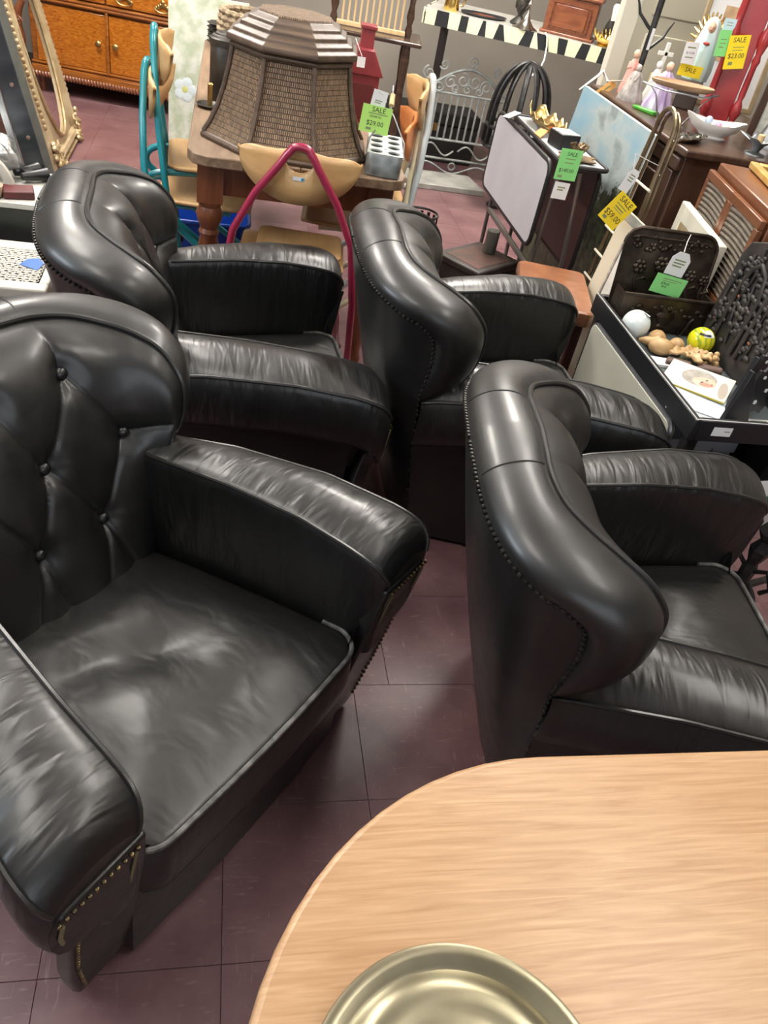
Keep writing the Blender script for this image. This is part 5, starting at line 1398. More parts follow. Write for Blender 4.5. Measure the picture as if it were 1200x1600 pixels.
for c_, d_ in (((.07, -.004, FH/2), (.02, .02, FH-.12)), ((FW-.07, -.004, FH/2), (.02, .02, FH-.12)), ((FW/2, -.004, .07), (FW-.16, .02, .02)), ((FW/2, -.004, FH-.07), (FW-.16, .02, .02))): MB().box(c_, d_).build('gilt_slip', GILT, wf_, bevel=.002)
MB().box((FW/2, .004, FH/2), (FW-.13, .006, FH-.13)).build('print', mat('faded_landscape', (.20, .25, .22), .5, col2=(.46, .46, .38), scale=(14, 14, 14), detail=8), wf_, smooth=False)
gf = thing('frame_moulding', 'empty gold picture frame lying across the grille cabinet top', 'frame', (1.70, 2.18, .942), R(-14))
for c_, d_ in (((.0, .27, .012), (.03, .56, .022)), ((.30, .27, .012), (.03, .56, .022)), ((.15, .005, .012), (.27, .03, .022)), ((.15, .535, .012), (.27, .03, .022))): MB().box(c_, d_).build('frame_bar', mat('gold_frame', (.52, .30, .06), .35, .4, col2=(.62, .42, .15), scale=(12, 12, 12)), gf, bevel=.004)
wb = thing('frame_moulding', 'white and gilt picture frame resting on top of the gold frame', 'frame', (1.76, 2.16, .967), R(-22))
for c_, d_ in (((.0, .28, .016), (.06, .62, .03)), ((.36, .28, .016), (.06, .62, .03)), ((.18, 0, .016), (.30, .06, .03)), ((.18, .56, .016), (.30, .06, .03))): MB().box(c_, d_).build('frame_bar', FC, wb, bevel=.006)
MB().box((.18, .28, .008), (.31, .51, .006)).build('print', mat('pale_print2', (.6, .6, .52), .5), wb, smooth=False)

# ------------------------------------------------------------------ stool, trunk and panels by the armchairs
STW = wood('copper_leather', (0.20, 0.075, 0.035), (0.34, 0.15, 0.075), 0, .22, 8, 5, 1.5, coat=.4)
stl = thing('wooden_stool', 'brown stool with worn shiny leather top beside an armchair', 'stool', (1.225, 2.672, 0), R(-14))
rows = []
for z_, k in ((.395, .96), (.40, .99), (.43, 1.0), (.447, .985), (.452, .95)):
    rows.append([Vector((x*k, y*k, z_)) for x, y in rrect(-.135, .135, -.205, .205, .03, 5)])
b = MB().grid(rows, closed=True); n = len(rows[0]); b.add(rows[-1], [tuple(range(n))]); b.add(rows[0], [tuple(range(n-1, -1, -1))]); b.build('seat', STW, stl)
SLG = wood('stool_leg', (.045, .015, .010), (.09, .032, .02), 2, .35)
for x, y in ((-.095, -.165), (.095, -.165), (-.095, .165), (.095, .165)):
    MB().box((x, y, .205), (.034, .034, .385)).build('leg', SLG, stl, bevel=.004)
    MB().lathe([(.017, 0), (.019, .012)], (x, y, 0), 10).build('caster_cup', BRASS, stl)
for x in (-.095, .095): MB().box((x, 0, .17), (.02, .30, .025)).build('stretcher', SLG, stl, bevel=.003)
MB().box((0, 0, .17), (.17, .02, .025)).build('stretcher', SLG, stl, bevel=.003)
tk = thing('document_box', 'dark wood-edged box with mottled top on the floor below the lilac tray', 'box', (1.262, 3.395, 0), R(37))
tk.location.x = 1.14; tk.location.y = 3.36
MB().box((0, 0, .12), (.30, .24, .24)).build('body', mat('dark_box', (.028, .022, .020), .45, col2=(.05, .04, .035), scale=(12, 12, 12)), tk, bevel=.006)
MB().box((0, 0, .255), (.315, .255, .032)).build('lid', MATS['dark_box'], tk, bevel=.008)
MB().box((0, 0, .2715), (.25, .19, .002)).build('lid_panel', mat('mottled_panel', (.06, .045, .035), .3, col2=(.12, .06, .05), scale=(14, 14, 14)), tk, smooth=False)
MB().tube([(-.16, -.04, .15), (-.175, -.04, .13), (-.175, .04, .13), (-.16, .04, .15)], .005, 6).build('handle', IRON, tk)
tag(MB().lathe([(.001, 0), (.028, 0), (.03, .003), (.03, .10), (.027, .102), (.001, .098)], n=20, cap=False).build('glass_jar', mat('smoky_glass', (.10, .10, .09), .08, spec=.7), loc=(1.20, 3.42, .2735)), 'small dark glass jar standing on the document box', 'jar')
cp = thing('card_table', 'folded cream card table with metal edge leaning under the glass-topped tray', 'table', (1.198, 1.62, 0))
MB().prism(rrect(0, .60, .04, .53, .03, 5), -.012, .012, 'x').build('panel', mat('cream_vinyl', (.47, .46, .38), .4, col2=(.52, .51, .43), scale=(5, 5, 5)), cp, bevel=.003)
MB().tube([(-.002, a, b_) for a, b_ in rrect(0, .60, .04, .53, .03, 5)], .008, 8, closed=True).build('metal_edge', STEEL, cp)
for y in (.05, .55): MB().tube([(.0, y, .05), (0, y, .005)], .009, 8).build('leg_end', BLK, cp)

# ------------------------------------------------------------------ glass-bottomed display tray on legs
gt = thing('display_tray', 'black-rimmed glass tray table full of curios next to the armchairs', 'tray table', (1.190, 1.535, 0))
TW, TD = .36, .74
GLASS = mat('tray_glass', (.10, .12, .125), .05, spec=.8)
for c_, d_ in (((.009, TD/2, .572), (.018, TD, .062)), ((TW-.009, TD/2, .572), (.018, TD, .062)), ((TW/2, .009, .572), (TW-.036, .018, .062)), ((TW/2, TD-.009, .572), (TW-.036, .018, .062))):
    MB().box(c_, d_).build('rim', BLK, gt, bevel=.0025)
for c_, d_ in (((.004, TD/2, .6035), (.003, TD, .0015)), ((TW/2, .004, .6035), (TW, .003, .0015))):
    MB().box(c_, d_).build('worn_edge', mat('worn_edge', (.45, .44, .42), .5), gt, smooth=False)
MB().box((TW/2, TD/2, .546), (TW-.03, TD-.03, .008)).build('glass_bottom', GLASS, gt, smooth=False)
for x, y in ((.03, .03), (TW-.03, .03), (.03, TD-.03), (TW-.03, TD-.03)):
    MB().box((x, y, .272), (.032, .032, .545)).build('leg', BLK, gt, bevel=.003)
MB().box((TW-.008, TD/2, .33), (.010, TD-.1, .42)).build('side_panel', BLK, gt, smooth=False)
MB().box((TW/2, TD/2, .12), (TW-.05, TD-.05, .016)).build('lower_shelf', BLK, gt, bevel=.002)
card('paper_label', 'small white price label stuck on the front rim of the black tray', (1.275, 1.532, .575), (1, 0, 0), (0, 0, 1), .055, .026, PAPER, bars=((.2, .8, .1, .1),), cat='label')
ZG = .551
# embossed letter holder
EMB = mat('embossed_copper', (0.030, 0.021, 0.015), .38, .75, col2=(0.075, 0.055, 0.040), scale=(22, 22, 22), detail=6)
eh = thing('letter_holder', 'dark embossed copper letter holder with flower reliefs and a curved back', 'letter holder', (1.212, 2.148, ZG), R(-2))
EW = .312; EH = .295
bp_ = [(0, 0), (EW, 0), (EW, EH-.05)]+[(EW-.05+.05*math.cos(R(a)), EH-.05+.05*math.sin(R(a))) for a in (15, 30, 45, 60, 75, 90)]+[(.05+.05*math.cos(R(a)), EH-.05+.05*math.sin(R(a))) for a in (90, 105, 120, 135, 150, 165)]+[(0, EH-.05)]
lean = Matrix.Rotation(R(-10), 4, 'X')
MB().prism(bp_, 0.07, .076, 'y', M=lean).build('back_plate', EMB, eh, bevel=.001)
MB().tube([lean @ Vector((x, .070, z_)) for x, z_ in bp_[1:]], .006, 8).build('rolled_edge', EMB, eh)
random.seed(21)
g = MB()
for k in range(60):
    x = .025+(EW-.05)*k/59; g.sph(lean @ Vector((x, .068, .02+.006*math.sin(k))), .006, 6, 4, (1, .6, 1))
    g.sph(lean @ Vector((x, .068, EH-.025-.10*max(0, abs(k/59-.5)-.44))), .005, 6, 4, (1, .6, 1))
for k in range(70):
    x = random.uniform(.03, EW-.03); z_ = random.uniform(.035, .085); g.sph(lean @ Vector((x, .068, z_)), random.uniform(.006, .012), 7, 5, (1, .6, .8))
for k in range(40):
    x = random.uniform(.03, EW-.03); z_ = random.uniform(.23, .275); g.sph(lean @ Vector((x, .068, z_)), random.uniform(.005, .010), 7, 5, (1, .6, .8))
stuff(g.build('relief_ground', EMB, eh))
for x0, z0, sc in ((.07, .14, 1), (.14, .155, 1.1), (.25, .13, .9), (.30, .12, .8)):
    g = MB()
    for k in range(6):
        a = k*PI/3; g.sph(lean @ Vector((x0+.014*sc*math.cos(a), .066, z0+.04+.014*sc*math.sin(a))), .010*sc, 8, 5, (1, .7, 1))
    g.sph(lean @ Vector((x0, .064, z0+.04)), .009*sc, 8, 5)
    g.tube([lean @ Vector(q) for q in ((x0, .068, z0+.03), (x0-.008, .067, z0), (x0+.012, .068, z0-.05))], .004, 6)
    g.tube([lean @ Vector(q) for q in ((x0-.004, .068, z0), (x0+.02, .066, z0+.012), (x0+.035, .068, z0+.004))], [.003, .009, .002], 6, flat=.5)
    g.build('flower_relief', EMB, eh)
fpz = .115
MB().prism([(.0, 0), (EW, 0), (EW, fpz), (0, fpz)], -.006, 0, 'y').build('front_plate', EMB, eh, bevel=.002)
MB().tube([(0, -.004, fpz), (EW, -.004, fpz)], .006, 8).build('front_edge', EMB, eh)
for x in (0.004, EW-.004): MB().box((x, .03, fpz/2), (.006, .07, fpz)).build('side_plate', EMB, eh, smooth=False)
MB().box((EW/2, .03, .003), (EW, .07, .006)).build('floor_plate', EMB, eh, smooth=False)
ur = MB().lathe([(.012, 0), (.018, .004), (.012, .012), (.030, .028), (.032, .04), (.022, .05), (.026, .056)], n=14, M=Matrix.Translation((.16, -.008, .02)) @ Matrix.Scale(.35, 4, (0, 1, 0)))
for k in range(7): ur.sph((.16+(k-3)*.008, -.010, .082+.006*math.cos(k*1.7)), .008, 6, 4)
ur.build('urn_relief', EMB, eh)
for x0, sg_ in ((.06, 1), (.265, -1)):
    g = MB(); g.tube([(x0+sg_*.045*k/12, -.009, .03+.03*math.sin(k*.5)) for k in range(13)], [.003+.006*math.sin(PI*k/12) for k in range(13)], 6, flat=.6)
    for k in range(5): g.sph((x0+sg_*(-.015+.018*k), -.008, .07+.012*math.sin(k*1.9)), .009, 7, 5, (1.3, .5, .8))
    g.build('foliage_relief', EMB, eh)
bdd = MB()
for k in range(40): bdd.sph((.01+(EW-.02)*k/39, -.008, .010), .0035, 6, 4)
stuff(bdd.build('bead_row', EMB, eh))
card_px('hang_tag', 'white printed hang tag on the embossed copper holder', ((1053, 391), (1083, 398), (1066, 436), (1040, 426)), PAPER, 2.165, bars=((-.6, .6, .3, .06), (-.6, .6, .05, .06), (-.6, .4, -.2, .06)), clip=True, string=[at(1069, 394, y=2.165), at(1074, 378, y=2.2), at(1080, 366, y=2.26)])
card_px('sale_tag', 'bright green price slip on the embossed copper holder', ((1028, 426), (1073, 438), (1062, 468), (1014, 453)), GRN, 2.155, lines=(('$78.00', .011, -.25, .10), ('$8.40', .008, -.25, -.22)), bars=((-.5, .7, .62, .04), (-.5, .4, .40, .03)))
# glass ball
MKB = mat('milk_glass', (.60, .66, .64), .08, col2=(.66, .70, .68), scale=(5, 5, 5), spec=.6)
gb_ = thing('glass_ball', 'milky white glass ball in the display tray', 'ball', (1.256, 2.088, ZG))
MB().sph((0, 0, .0435), .0435, 32, 20).build('globe', MKB, gb_)
MB().lathe([(.001, 0), (.011, 0), (.0125, .0008)], n=6, cap=False, M=Matrix.Translation((.018, -.012, .082)) @ Matrix.Rotation(R(22), 4, 'Y')).build('paper_sticker', PAPER, gb_)
yb = thing('glass_ball', 'yellow and green swirled glass ball with white label in the display tray', 'ball', (1.450, 2.022, ZG))
MB().sph((0, 0, .041), .041, 32, 20).build('globe', mat('yellow_swirl', (.62, .58, .015), .12, col2=(.30, .38, .03), kind='wave', scale=(18, 18, 30), dist=5, detail=3, lo=.5, hi=.85), yb)
rows = [[Vector((.0416*math.sin(p_)*math.cos(a), .0416*math.sin(p_)*math.sin(a), .041+.0416*math.cos(p_))) for a in [R(-120+70*i/8) for i in range(9)]] for p_ in [R(18+34*j/6) for j in range(7)]]
MB().grid(rows).build('paper_label', PAPER, yb)
rows = [[Vector((.0417*math.sin(p_)*math.cos(a), .0417*math.sin(p_)*math.sin(a), .041+.0417*math.cos(p_))) for a in [R(-150+75*i/8) for i in range(9)]] for p_ in [R(38+8*j/3+6*math.sin(j)) for j in range(4)]]
MB().grid(rows).build('dark_swirl', BLK, yb)
# carved fruit swag
FR = wood('carved_fruitwood', (.36, .21, .085), (.52, .34, .16), 0, .45, 14, 6, 1)
fsw = thing('carved_fruit', 'carved pale wooden swag of pears, gourd and leaves in the display tray', 'carving', (1.276, 1.998, ZG), R(-14))
def fruit(nm, x, y, r, sc=(1, 1, 1), ribs=0):
    n = 28; rows = []
    for j in range(1, 12):
        p_ = PI*j/12
        rows.append([Vector((x+r*sc[0]*math.sin(p_)*math.cos(a)*(1+(.07*abs(math.sin(ribs*a/2)) if ribs else 0)), y+r*sc[1]*math.sin(p_)*math.sin(a)*(1+(.07*abs(math.sin(ribs*a/2)) if ribs else 0)), r*sc[2]*(1+math.cos(p_)))) for a in [2*PI*i/n for i in range(n)]])
    b = MB().grid(rows, closed=True); b.add(rows[0], [tuple(range(n))]); b.add(rows[-1], [tuple(range(n-1, -1, -1))])
    return b.build(nm, FR, fsw)
fruit('apple', .025, .045, .027); fruit('gourd', .03, -.005, .032, (1.15, .85, .8), 10); fruit('apple', .085, .03, .024)
MB().tube([(-.03, .03, .02), (-.015, .02, .026), (.0, .01, .028), (.02, .02, .028)], [.005, .012, .015, .02], 10).build('pear', FR, fsw)
for k, (x, y, a) in enumerate(((.085, -.025, .3), (.125, .0, 1.2), (.15, -.02, -.4), (.12, -.04, 2.2))):
    rows = []
    for i in range(11):
        f = i/10; hw_ = .022*math.sin(PI*(f*.92+.04))
        rows.append([Vector((x+(f-.5)*.07*math.cos(a)-hw_*(j/6*2-1)*math.sin(a), y+(f-.5)*.07*math.sin(a)+hw_*(j/6*2-1)*math.cos(a), .022+.008*abs(j/6*2-1)+.006*math.sin(PI*f)+.004*math.cos(i*1.6)*abs(j/6*2-1))) for j in range(7)])
    MB().grid(rows).build('leaf', FR, fsw, solid=.008)
grp = MB()
for k in range(14): grp.sph((.165+.012*(k % 4), -.03+.012*(k//4)+.006*(k % 2), .014+.01*((k*7) % 3)), .0095, 8, 6)
stuff(grp.build('grape_cluster', FR, fsw))
for k, (x, y, r) in enumerate(((.075, -.065, .3), (.17, -.065, -.3))):
    MB().prism([(x-.04, y-.014), (x+.035, y-.018), (x+.045, y+.012), (x-.03, y+.016)], .0, .022).build('bark_base', wood('bark_brown', (.07, .04, .03), (.14, .085, .065), 0, .6), fsw, bevel=.006)
tag(MB().box((0, 0, .004), (.10, .05, .008)).build('paper_card', PAPER, loc=(1.275, 1.93, ZG), rot=(0, 0, R(-8))), 'folded white card lying below the carved fruit', 'card')
# papers and portrait
for k, (x, y, a, w_, h_, m_, lab) in enumerate(((1.305, 1.725, -28, .16, .20, mat('grey_photo', (.33, .37, .40), .3, col2=(.45, .48, .5), scale=(6, 6, 6)), 'grey-blue glossy photograph lowest under the portrait print'), (1.32, 1.74, -33, .15, .19, mat('blue_sheet', (.50, .55, .58), .4), 'pale blue sheet directly under the portrait print'))):
    tag(MB().box((0, 0, .0015+.003*k), (w_, h_, .003)).build('paper_sheet', m_, loc=(x, y, ZG), rot=(0, 0, R(a))), lab, 'paper')
pr = thing('portrait_print', 'pale print of a painted portrait head lying in the display tray', 'print', (1.345, 1.808, ZG+.007), R(-40))
pr.rotation_euler = (R(7), R(-2), R(-40)); pr.location.z = ZG+.018
MB().box((0, 0, .0), (.185, .135, .004)).build('board', mat('portrait_ground', (.55, .52, .45), .5, col2=(.62, .59, .5), scale=(6, 6, 6)), pr, bevel=.001)
MB().box((0, -.0665, -.0005), (.185, .0025, .005)).build('gilt_edge', mat('gilt_edge', (.42, .34, .05), .4), pr, smooth=False)
def disc(nm, x, y, rx, ry, z_, m_, a=0):
    pts = [(x+rx*math.cos(t_)*math.cos(a)-ry*math.sin(t_)*math.sin(a), y+rx*math.cos(t_)*math.sin(a)+ry*math.sin(t_)*math.cos(a)) for t_ in [2*PI*i/28 for i in range(28)]]
    return MB().prism(pts, z_, z_+.0003).build(nm, m_, pr, smooth=False)
disc('painted_hair', .0, .012, .050, .042, .002, mat('paint_hair', (.22, .20, .17), .6, col2=(.36, .33, .28), scale=(30, 30, 30)), .3)
disc('painted_face', .018, -.002, .034, .026, .0024, mat('paint_face', (.50, .33, .24), .6, col2=(.58, .42, .33), scale=(20, 20, 20)), .3)
disc('painted_face_shadow', .024, -.012, .018, .010, .0028, mat('paint_face_shadow', (.36, .20, .14), .6), .3)  # shadow on the cheek, painted dark as part of the portrait picture itself
disc('painted_eye', .012, -.006, .005, .002, .0031, INK, .9); disc('painted_eye', .022, .010, .005, .002, .0031, INK, .9)
disc('painted_mouth', .040, -.004, .003, .006, .0031, mat('paint_mouth', (.35, .10, .08), .6), .2)
disc('painted_coat', .074, -.012, .013, .045, .0021, mat('paint_coat', (.34, .29, .24), .6), .1)
# black silhouette bookends
def silhouette(lab, loc, rz):
    t = thing('silhouette_bookend', lab, 'bookend', loc, rz)
    MB().prism([(0, 0), (.09, 0), (.092, .01), (.03, .16), (.018, .165), (.0, .02)], -.008, .008, 'y').build('slanted_board', BLK, t, bevel=.002)
    MB().prism([(.005, .0), (.09, .0), (.028, .155)], .0085, .0095, 'y').build('paper_backing', PAPER, t, smooth=False)
    o_ = [(.05, .02), (.08, .015), (.12, .03), (.14, .02), (.15, .045), (.135, .07), (.155, .09), (.14, .12), (.118, .11), (.112, .135), (.122, .16), (.098, .172), (.085, .15), (.07, .155), (.066, .12), (.08, .09), (.06, .06)]
    MB().prism(o_, .012, .022, 'y').build('cutout', BLK, t, bevel=.002)
    for (x, z_, r_) in ((.10, .06, .007), (.118, .095, .006), (.09, .135, .005)):
        MB().lathe([(.001, 0), (r_, 0), (r_, .002), (.001, .002)], n=5, cap=False, M=Matrix.Translation((x, .011, z_)) @ Matrix.Rotation(R(90), 4, 'X')).build('white_fleck', PAPER, t)
    return t
silhouette('black cut-out bookend with white flecks near the tray front', (1.315, 1.605, ZG), R(12))
silhouette('black cut-out bookend with white flecks behind the other one', (1.378, 1.685, ZG), R(20))
tc_ = thing('label_stand', 'clear plastic sleeve with white price label reading $49.00', 'label', (1.455, 1.60, ZG))
MB().box((0, 0, .004), (.13, .075, .008)).build('sleeve', mat('clear_sleeve', (.45, .47, .47), .08, spec=.7), tc_, bevel=.002)
MB().box((0.0, .0, .0085), (.115, .060, .001)).build('paper', PAPER, tc_, smooth=False)
text('$49.00', .018, (-.012, -.006, .0092), Matrix.Identity(4), INK, tc_)
MB().box((-.047, -.006, .0092), (.014, .012, .0004)).build('price_dot', mat('dot_orange', (.7, .25, .1), .6), tc_, smooth=False)
for k in range(2): MB().box((.0-.01*k, .016+.009*k, .0092), (.08-.03*k, .003, .0003)).build('fine_print', FADED, tc_, smooth=False)
# black carved board leaning behind
cbd = thing('carved_board', 'black flaking carved board with foliage relief leaning behind the tray', 'carving', (1.500, 2.12, ZG), rot=(R(-4), 0, R(-91)))
CBK = mat('flaking_black', (.014, .014, .014), .5, col2=(.05, .04, .035), scale=(16, 16, 16), detail=8, bump=.3)
MB().prism([(0, 0), (.36, 0), (.36, .41), (.26, .41), (.10, .36), (.02, .33), (0, .29)], 0, .018, 'y').build('board', CBK, cbd, bevel=.003)
random.seed(31)
for q in range(9):
    g = MB(); x0, z0 = .04+.035*q, .06+.03*(q % 3)
    g.tube([(x0+.008*math.sin(k*.9+q), -.004, z0+.022*k) for k in range(11)], [.003+.004*abs(math.sin(k*1.1)) for k in range(11)], 6, flat=.7)
    for k in range(18): g.sph((x0+random.uniform(-.025, .025), -.005, z0+random.uniform(0, .22)), random.uniform(.006, .012), 7, 5, (1.3, .6, .8))
    g.build('foliage_relief', CBK, cbd)
for k in range(2):
    MB().tube([(.08+.14*k, -.006, .05), (.08+.14*k, -.006, .22), (.10+.14*k, -.008, .28), (.13+.14*k, -.008, .30), (.17+.14*k, -.008, .28), (.19+.14*k, -.006, .22), (.19+.14*k, -.006, .05)], .007, 7).build('arch_relief', CBK, cbd)
for k in range(8):
    MB().sph((random.uniform(.02, .34), -.003, random.uniform(.04, .36)), .007, 6, 4, (1, .3, .6)).build('bare_chip', mat('bare_terracotta', (.35, .13, .06), .7), cbd)

# things under the tray
gbx = thing('storage_box', 'grey cardboard storage box on the lower shelf of the tray table', 'box', (1.375, 1.88, .129))
gbx.scale = (.75, 1, 1)
MB().box((0, 0, .13), (.34, .30, .26)).build('body', mat('grey_card', (.24, .25, .27), .6), gbx, bevel=.003)
MB().box((0, 0, .275), (.355, .315, .035)).build('lid', mat('grey_card_lid', (.30, .31, .33), .6), gbx, bevel=.003)
for k, (x, y, r, ti) in enumerate(((1.33, 1.655, .040, 12), (1.385, 1.665, .036, -14), (1.445, 1.66, .045, 40), (1.49, 1.645, .042, 48))):
    rr = thing('metal_ring', ('wide dark steel band standing on edge under the tray', 'narrow steel band standing behind the wide one', 'leaning grey steel band under the tray label', 'leaning steel band touching the tray leg side')[k], 'ring', (x, y, .128+r+.002+.0))
    n = 36
    rows = [[Vector((q*math.cos(a), z_, q*math.sin(a))) for a in [2*PI*i/n for i in range(n)]] for q, z_ in ((r, -.012), (r, .012), (r-.005, .012), (r-.005, -.012), (r, -.012))]
    MB().grid(rows, closed=True).build('band', STEEL, rr)
    MB().sph((0, 0, -r), .004, 6, 4).build('weld', STEEL, rr)
    rr.rotation_euler = (0, 0, R(ti+60))
lt_ = thing('leather_key_tag', 'dark leather tag on a black cord hanging from the tray corner', 'tag', (1.262, 1.522, .52))
MB().tube([(.0, -.004, .012), (-.02, -.006, -.02), (.01, -.008, -.05), (.06, -.006, -.052), (.11, -.004, -.03)], .004, 6).build('cord', BLK, lt_)
MB().prism([(-.012, -.095), (.012, -.09), (.016, -.055), (.004, -.045), (-.012, -.06)], -.010, -.007, 'y').build('tag', mat('dark_hide', (.05, .04, .035), .6), lt_)
an = thing('andiron', 'black wrought-iron andiron with faceted spike finial on the floor', 'andiron', (1.495, 1.43, 0), R(20))
MB().lathe([(.016, 0), (.018, .10), (.022, .20), (.016, .22), (.026, .25), (.030, .27), (.016, .30), (.034, .33), (.012, .38), (.02, .40), (.008, .43), (.001, .47)], n=6).build('post', IRON, an, smooth=False)
for s in (-1, 1):
    MB().tube([(0, s*.01, .16), (0, s*.05, .13), (0, s*.09, .06), (0, s*.10, .005)], .010, 8).build('foot', IRON, an)
    MB().tube([(-.0, s*.02, .20), (-.02, s*.06, .24), (-.02, s*.09, .20), (-.02, s*.07, .17)], .007, 8).build('curl', IRON, an)
MB().tube([(0, 0, .12), (.10, 0, .11), (.24, 0, .10), (.25, 0, .005)], .011, 8).build('log_bar', IRON, an)
tag(MB().tube([(1.36, 1.50, .01), (1.40, 1.505, .012), (1.47, 1.51, .01)], .03, 10, flat=.5).build('terracotta_shard', mat('terracotta', (.36, .11, .05), .6), smooth=True), 'terracotta shard on the floor beside the andiron', 'shard')
pcard = card('photo_card', 'white card with a green printed emblem leaning by the tray leg', (1.478, 1.487, .385), (1, .15, 0), (.05, .12, 1), .12, .15, PAPER, cat='card')
for k in range(5):
    MB().sph((.0+.022*math.cos(k*1.3)-.01, -.006, .02*math.sin(k*1.3)), .014, 8, 5, (1, .08, 1)).build('emblem_leaf', mat('emblem_green', (.05, .13, .08), .6), pcard)

# ------------------------------------------------------------------ left side: caned bench, black cabinet, metal rack and odds
WPT = mat('cream_white_paint', (.55, .53, .46), .45, col2=(.48, .46, .40), scale=(9, 9, 9))
bn = thing('caned_bench', 'white painted bench with woven cane top, a torn blue patch in it', 'bench', (-1.08, 2.215, 0))
BWd, BD = .60, .33
for c_, d_ in (((BWd/2, .025, .44), (BWd, .05, .035)), ((BWd/2, BD-.025, .44), (BWd, .05, .035)), ((.025, BD/2, .44), (.05, BD-.1, .035)), ((BWd-.0125, BD/2, .44), (.025, BD-.1, .035))): MB().box(c_, d_).build('seat_rail', WPT, bn, bevel=.006)
CANE = mat('cane_white', (.60, .58, .52), .6)
lat = MB()
for k in range(34): lat.box((.05+(BWd-.075)*k/33, BD/2, .452), (.0042, BD-.1, .002))
for k in range(17): lat.box((BWd/2, .05+(BD-.1)*k/16, .4535), (BWd-.08, .0042, .002))
for k in range(-8, 28):
    x0 = .05+k*.022
    a = Vector((max(.05, x0), .05+max(0, .05-x0), .455)); e = min(BD-.1, BWd-.03-x0)
    if e > 0 and e > max(0, .05-x0): lat.tube([a, Vector((x0+e, .05+e, .455))], .0016, 4); lat.tube([Vector((a.x, BD-a.y, .4555)), Vector((x0+e, BD-.05-e, .4555))], .0016, 4)
stuff(lat.build('cane_weave', CANE, bn))
MB().prism([(.50, .16), (.555, .13), (.565, .18), (.545, .215), (.515, .20)], .4565, .458).build('blue_patch', mat('blue_tape', (.015, .10, .35), .5), bn, smooth=False)
MB().box((BWd/2, .015, .385), (BWd-.02, .02, .08)).build('apron', WPT, bn, bevel=.003)
bead = MB()
for k in range(38): bead.sph((.02+(BWd-.04)*k/37, .004, .350), .006, 6, 4)
stuff(bead.build('bead_trim', WPT, bn))
for x, y in ((.04, .04), (BWd-.04, .04), (.04, BD-.04), (BWd-.04, BD-.04)):
    MB().lathe([(.014, 0), (.018, .05), (.016, .2), (.024, .3), (.026, .42)], (x, y, 0), 12).build('leg', WPT, bn)
bc = thing('black_cabinet', 'black cabinet with pale metal top edge behind the caned bench', 'cabinet', (-1.22, 2.62, 0))
MB().box((.325, .15, .265), (.65, .30, .53)).build('body', mat('black_green', (.010, .014, .013), .35), bc, bevel=.004)
MB().box((.325, .15, .538), (.66, .31, .018)).build('top_edge', mat('pale_edge', (.48, .47, .42), .5), bc, bevel=.002)
mr_ = thing('metal_rack', 'tilted steel rack upright with rivets and bright aluminium strip', 'rack', (-.490, 3.02, 0), rot=(0, R(-12), 0))
DST = mat('dark_steel', (.075, .085, .095), .3, .8, col2=(.13, .14, .155), scale=(6, 6, 20)); ALU = mat('aluminium', (.58, .60, .62), .3, .9)
MB().box((0, .0, .55), (.008, .10, 1.1)).build('upright', DST, mr_, bevel=.001)
MB().box((-.028, -.047, .55), (.062, .008, 1.1)).build('upright_flange', DST, mr_, bevel=.001)
MB().box((-.072, -.052, .55), (.022, .010, 1.1)).build('aluminium_strip', ALU, mr_, bevel=.002)
for z_ in (.38, .50, .66, .82, .98): MB().lathe([(.001, 0), (.007, 0), (.006, .003), (.001, .004)], n=10, cap=False, M=Matrix.Translation((-.02, -.0515, z_)) @ Matrix.Rotation(R(90), 4, 'X')).build('rivet', mat('copper_rivet', (.35, .22, .18), .4, .6), mr_)
MB().box((-.22, -.03, .60), (.30, .03, .012)).build('cross_bar', ALU, mr_, bevel=.002)
MB().box((-.22, -.02, .92), (.34, .03, .012)).build('cross_bar', ALU, mr_, bevel=.002)
ZB_ = .548
bag = MB(); random.seed(9); rows = []
for j in range(9):
    p_ = PI*(j+.5)/9
    rows.append([Vector((.13*math.sin(p_)*math.cos(a)*(1+.12*math.sin(5*a+j)+.08*math.sin(9*a-j)), .09*math.sin(p_)*math.sin(a)*(1+.12*math.sin(4*a+j)), .075-.075*math.cos(p_)+.006*math.sin(7*a+2*j))) for a in [2*PI*i/40 for i in range(40)]])
bag.grid(rows, closed=True); bag.add(rows[0], [tuple(range(40))]); bag.add(rows[-1], [tuple(range(40))])
tag(bag.build('crumpled_bag', mat('grey_foil', (.30, .31, .31), .22, .5, col2=(.48, .49, .48), scale=(25, 25, 25), bump=.5), loc=(-.79, 2.83, ZB_)), 'crumpled silvery grey bag on the black cabinet', 'bag')
hb_ = thing('pale_handle', 'pale curved handbag handle arching over the grey bag', 'handle', (-.76, 2.71, ZB_))
MB().tube([(.10*math.cos(a), .0, .01+.10*math.sin(a)) for a in [PI*k/14 for k in range(15)]], .010, 8, flat=1.6).build('strap', mat('pale_strap', (.55, .53, .46), .5), hb_)
tag(MB().box((0, 0, .012), (.09, .07, .024)).build('red_tin', mat('red_tin', (.12, .018, .02), .45, col2=(.07, .015, .015), scale=(20, 20, 20)), loc=(-.63, 2.68, ZB_-.0), rot=(0, 0, R(14)), bevel=.004), 'flat dark red tin box on the black cabinet', 'tin')
bt = thing('black_binocular', 'small black optical gadget with two barrels on the black cabinet', 'binoculars', (-.655, 2.81, ZB_+.0), R(40))
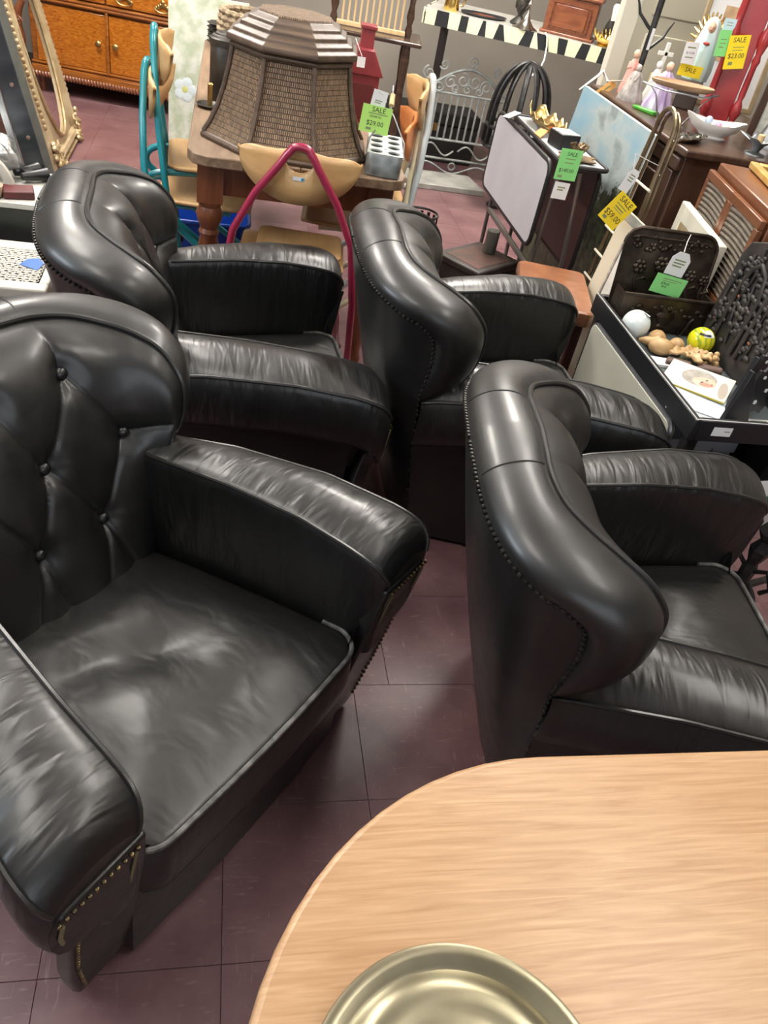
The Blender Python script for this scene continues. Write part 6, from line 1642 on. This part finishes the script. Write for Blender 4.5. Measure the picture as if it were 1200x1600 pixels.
for s in (-1, 1): MB().tube([(0, s*.022, .022), (.06, s*.026, .022), (.085, s*.028, .022)], [.012, .018, .022], 12).build('barrel', BLK, bt)
MB().box((.03, 0, .03), (.03, .04, .012)).build('bridge', BLK, bt, bevel=.003)
tag(MB().lathe([(.001, 0), (.035, 0), (.04, .01), (.038, .03), (.042, .034), (.03, .034), (.001, .02)], n=20, cap=False).build('shell_dish', mat('tan_shell', (.42, .30, .22), .4), loc=(-.71, 2.655, ZB_)), 'small tan shell-like dish on the black cabinet', 'dish')
tag(MB().tube([(-.98, 2.66+.025*k, ZB_+.012+.01*math.sin(k)) for k in range(9)], .010, 8).build('grey_hose', mat('grey_hose', (.2, .2, .2), .5)), 'short dark grey hose lying at the edge of the black cabinet', 'hose')

# --- tall black wire basket behind an armchair
wbk = thing('wire_basket', 'tall black slatted metal basket on the floor behind an armchair', 'basket', (.775, 3.10, 0))
for z_ in (.01, .25, .515): MB().tube([(.065*math.cos(2*PI*k/20), .065*math.sin(2*PI*k/20), z_) for k in range(20)], .005, 6, closed=True).build('hoop', IRON, wbk)
for k in range(14):
    a = 2*PI*k/14; MB().box((.065*math.cos(a), .065*math.sin(a), .255), (.004, .012, .50), rz=a).build('slat', IRON, wbk, smooth=False)
MB().lathe([(.001, .004), (.064, .004), (.064, .008), (.001, .008)], n=20, cap=False).build('bottom', IRON, wbk)

# --- what the leaning frame and rack rest on
dw_ = thing('dark_chest', 'tall dark chest that the gilded frame leans against', 'chest', (-1.75, 4.50, 0))
MB().box((.292, .225, .55), (.584, .45, 1.10)).build('carcass', CBW, dw_, bevel=.005)
MB().box((.292, .225, 1.11), (.60, .47, .022)).build('top', CBW, dw_, bevel=.006)
for k in range(3): MB().box((.588, .225, .20+.33*k), (.012, .40, .28)).build('drawer', CBW, dw_, bevel=.004)
Mi = Matrix.Rotation(R(12), 3, 'Y')
MB().tube([Mi @ (Vector(q)-Vector((-.490, 3.02, 0))) for q in ((-.69, 3.055, .92), (-.87, 3.06, .45), (-1.03, 3.065, .01))], .010, 8).build('rear_strut', DST, mr_)
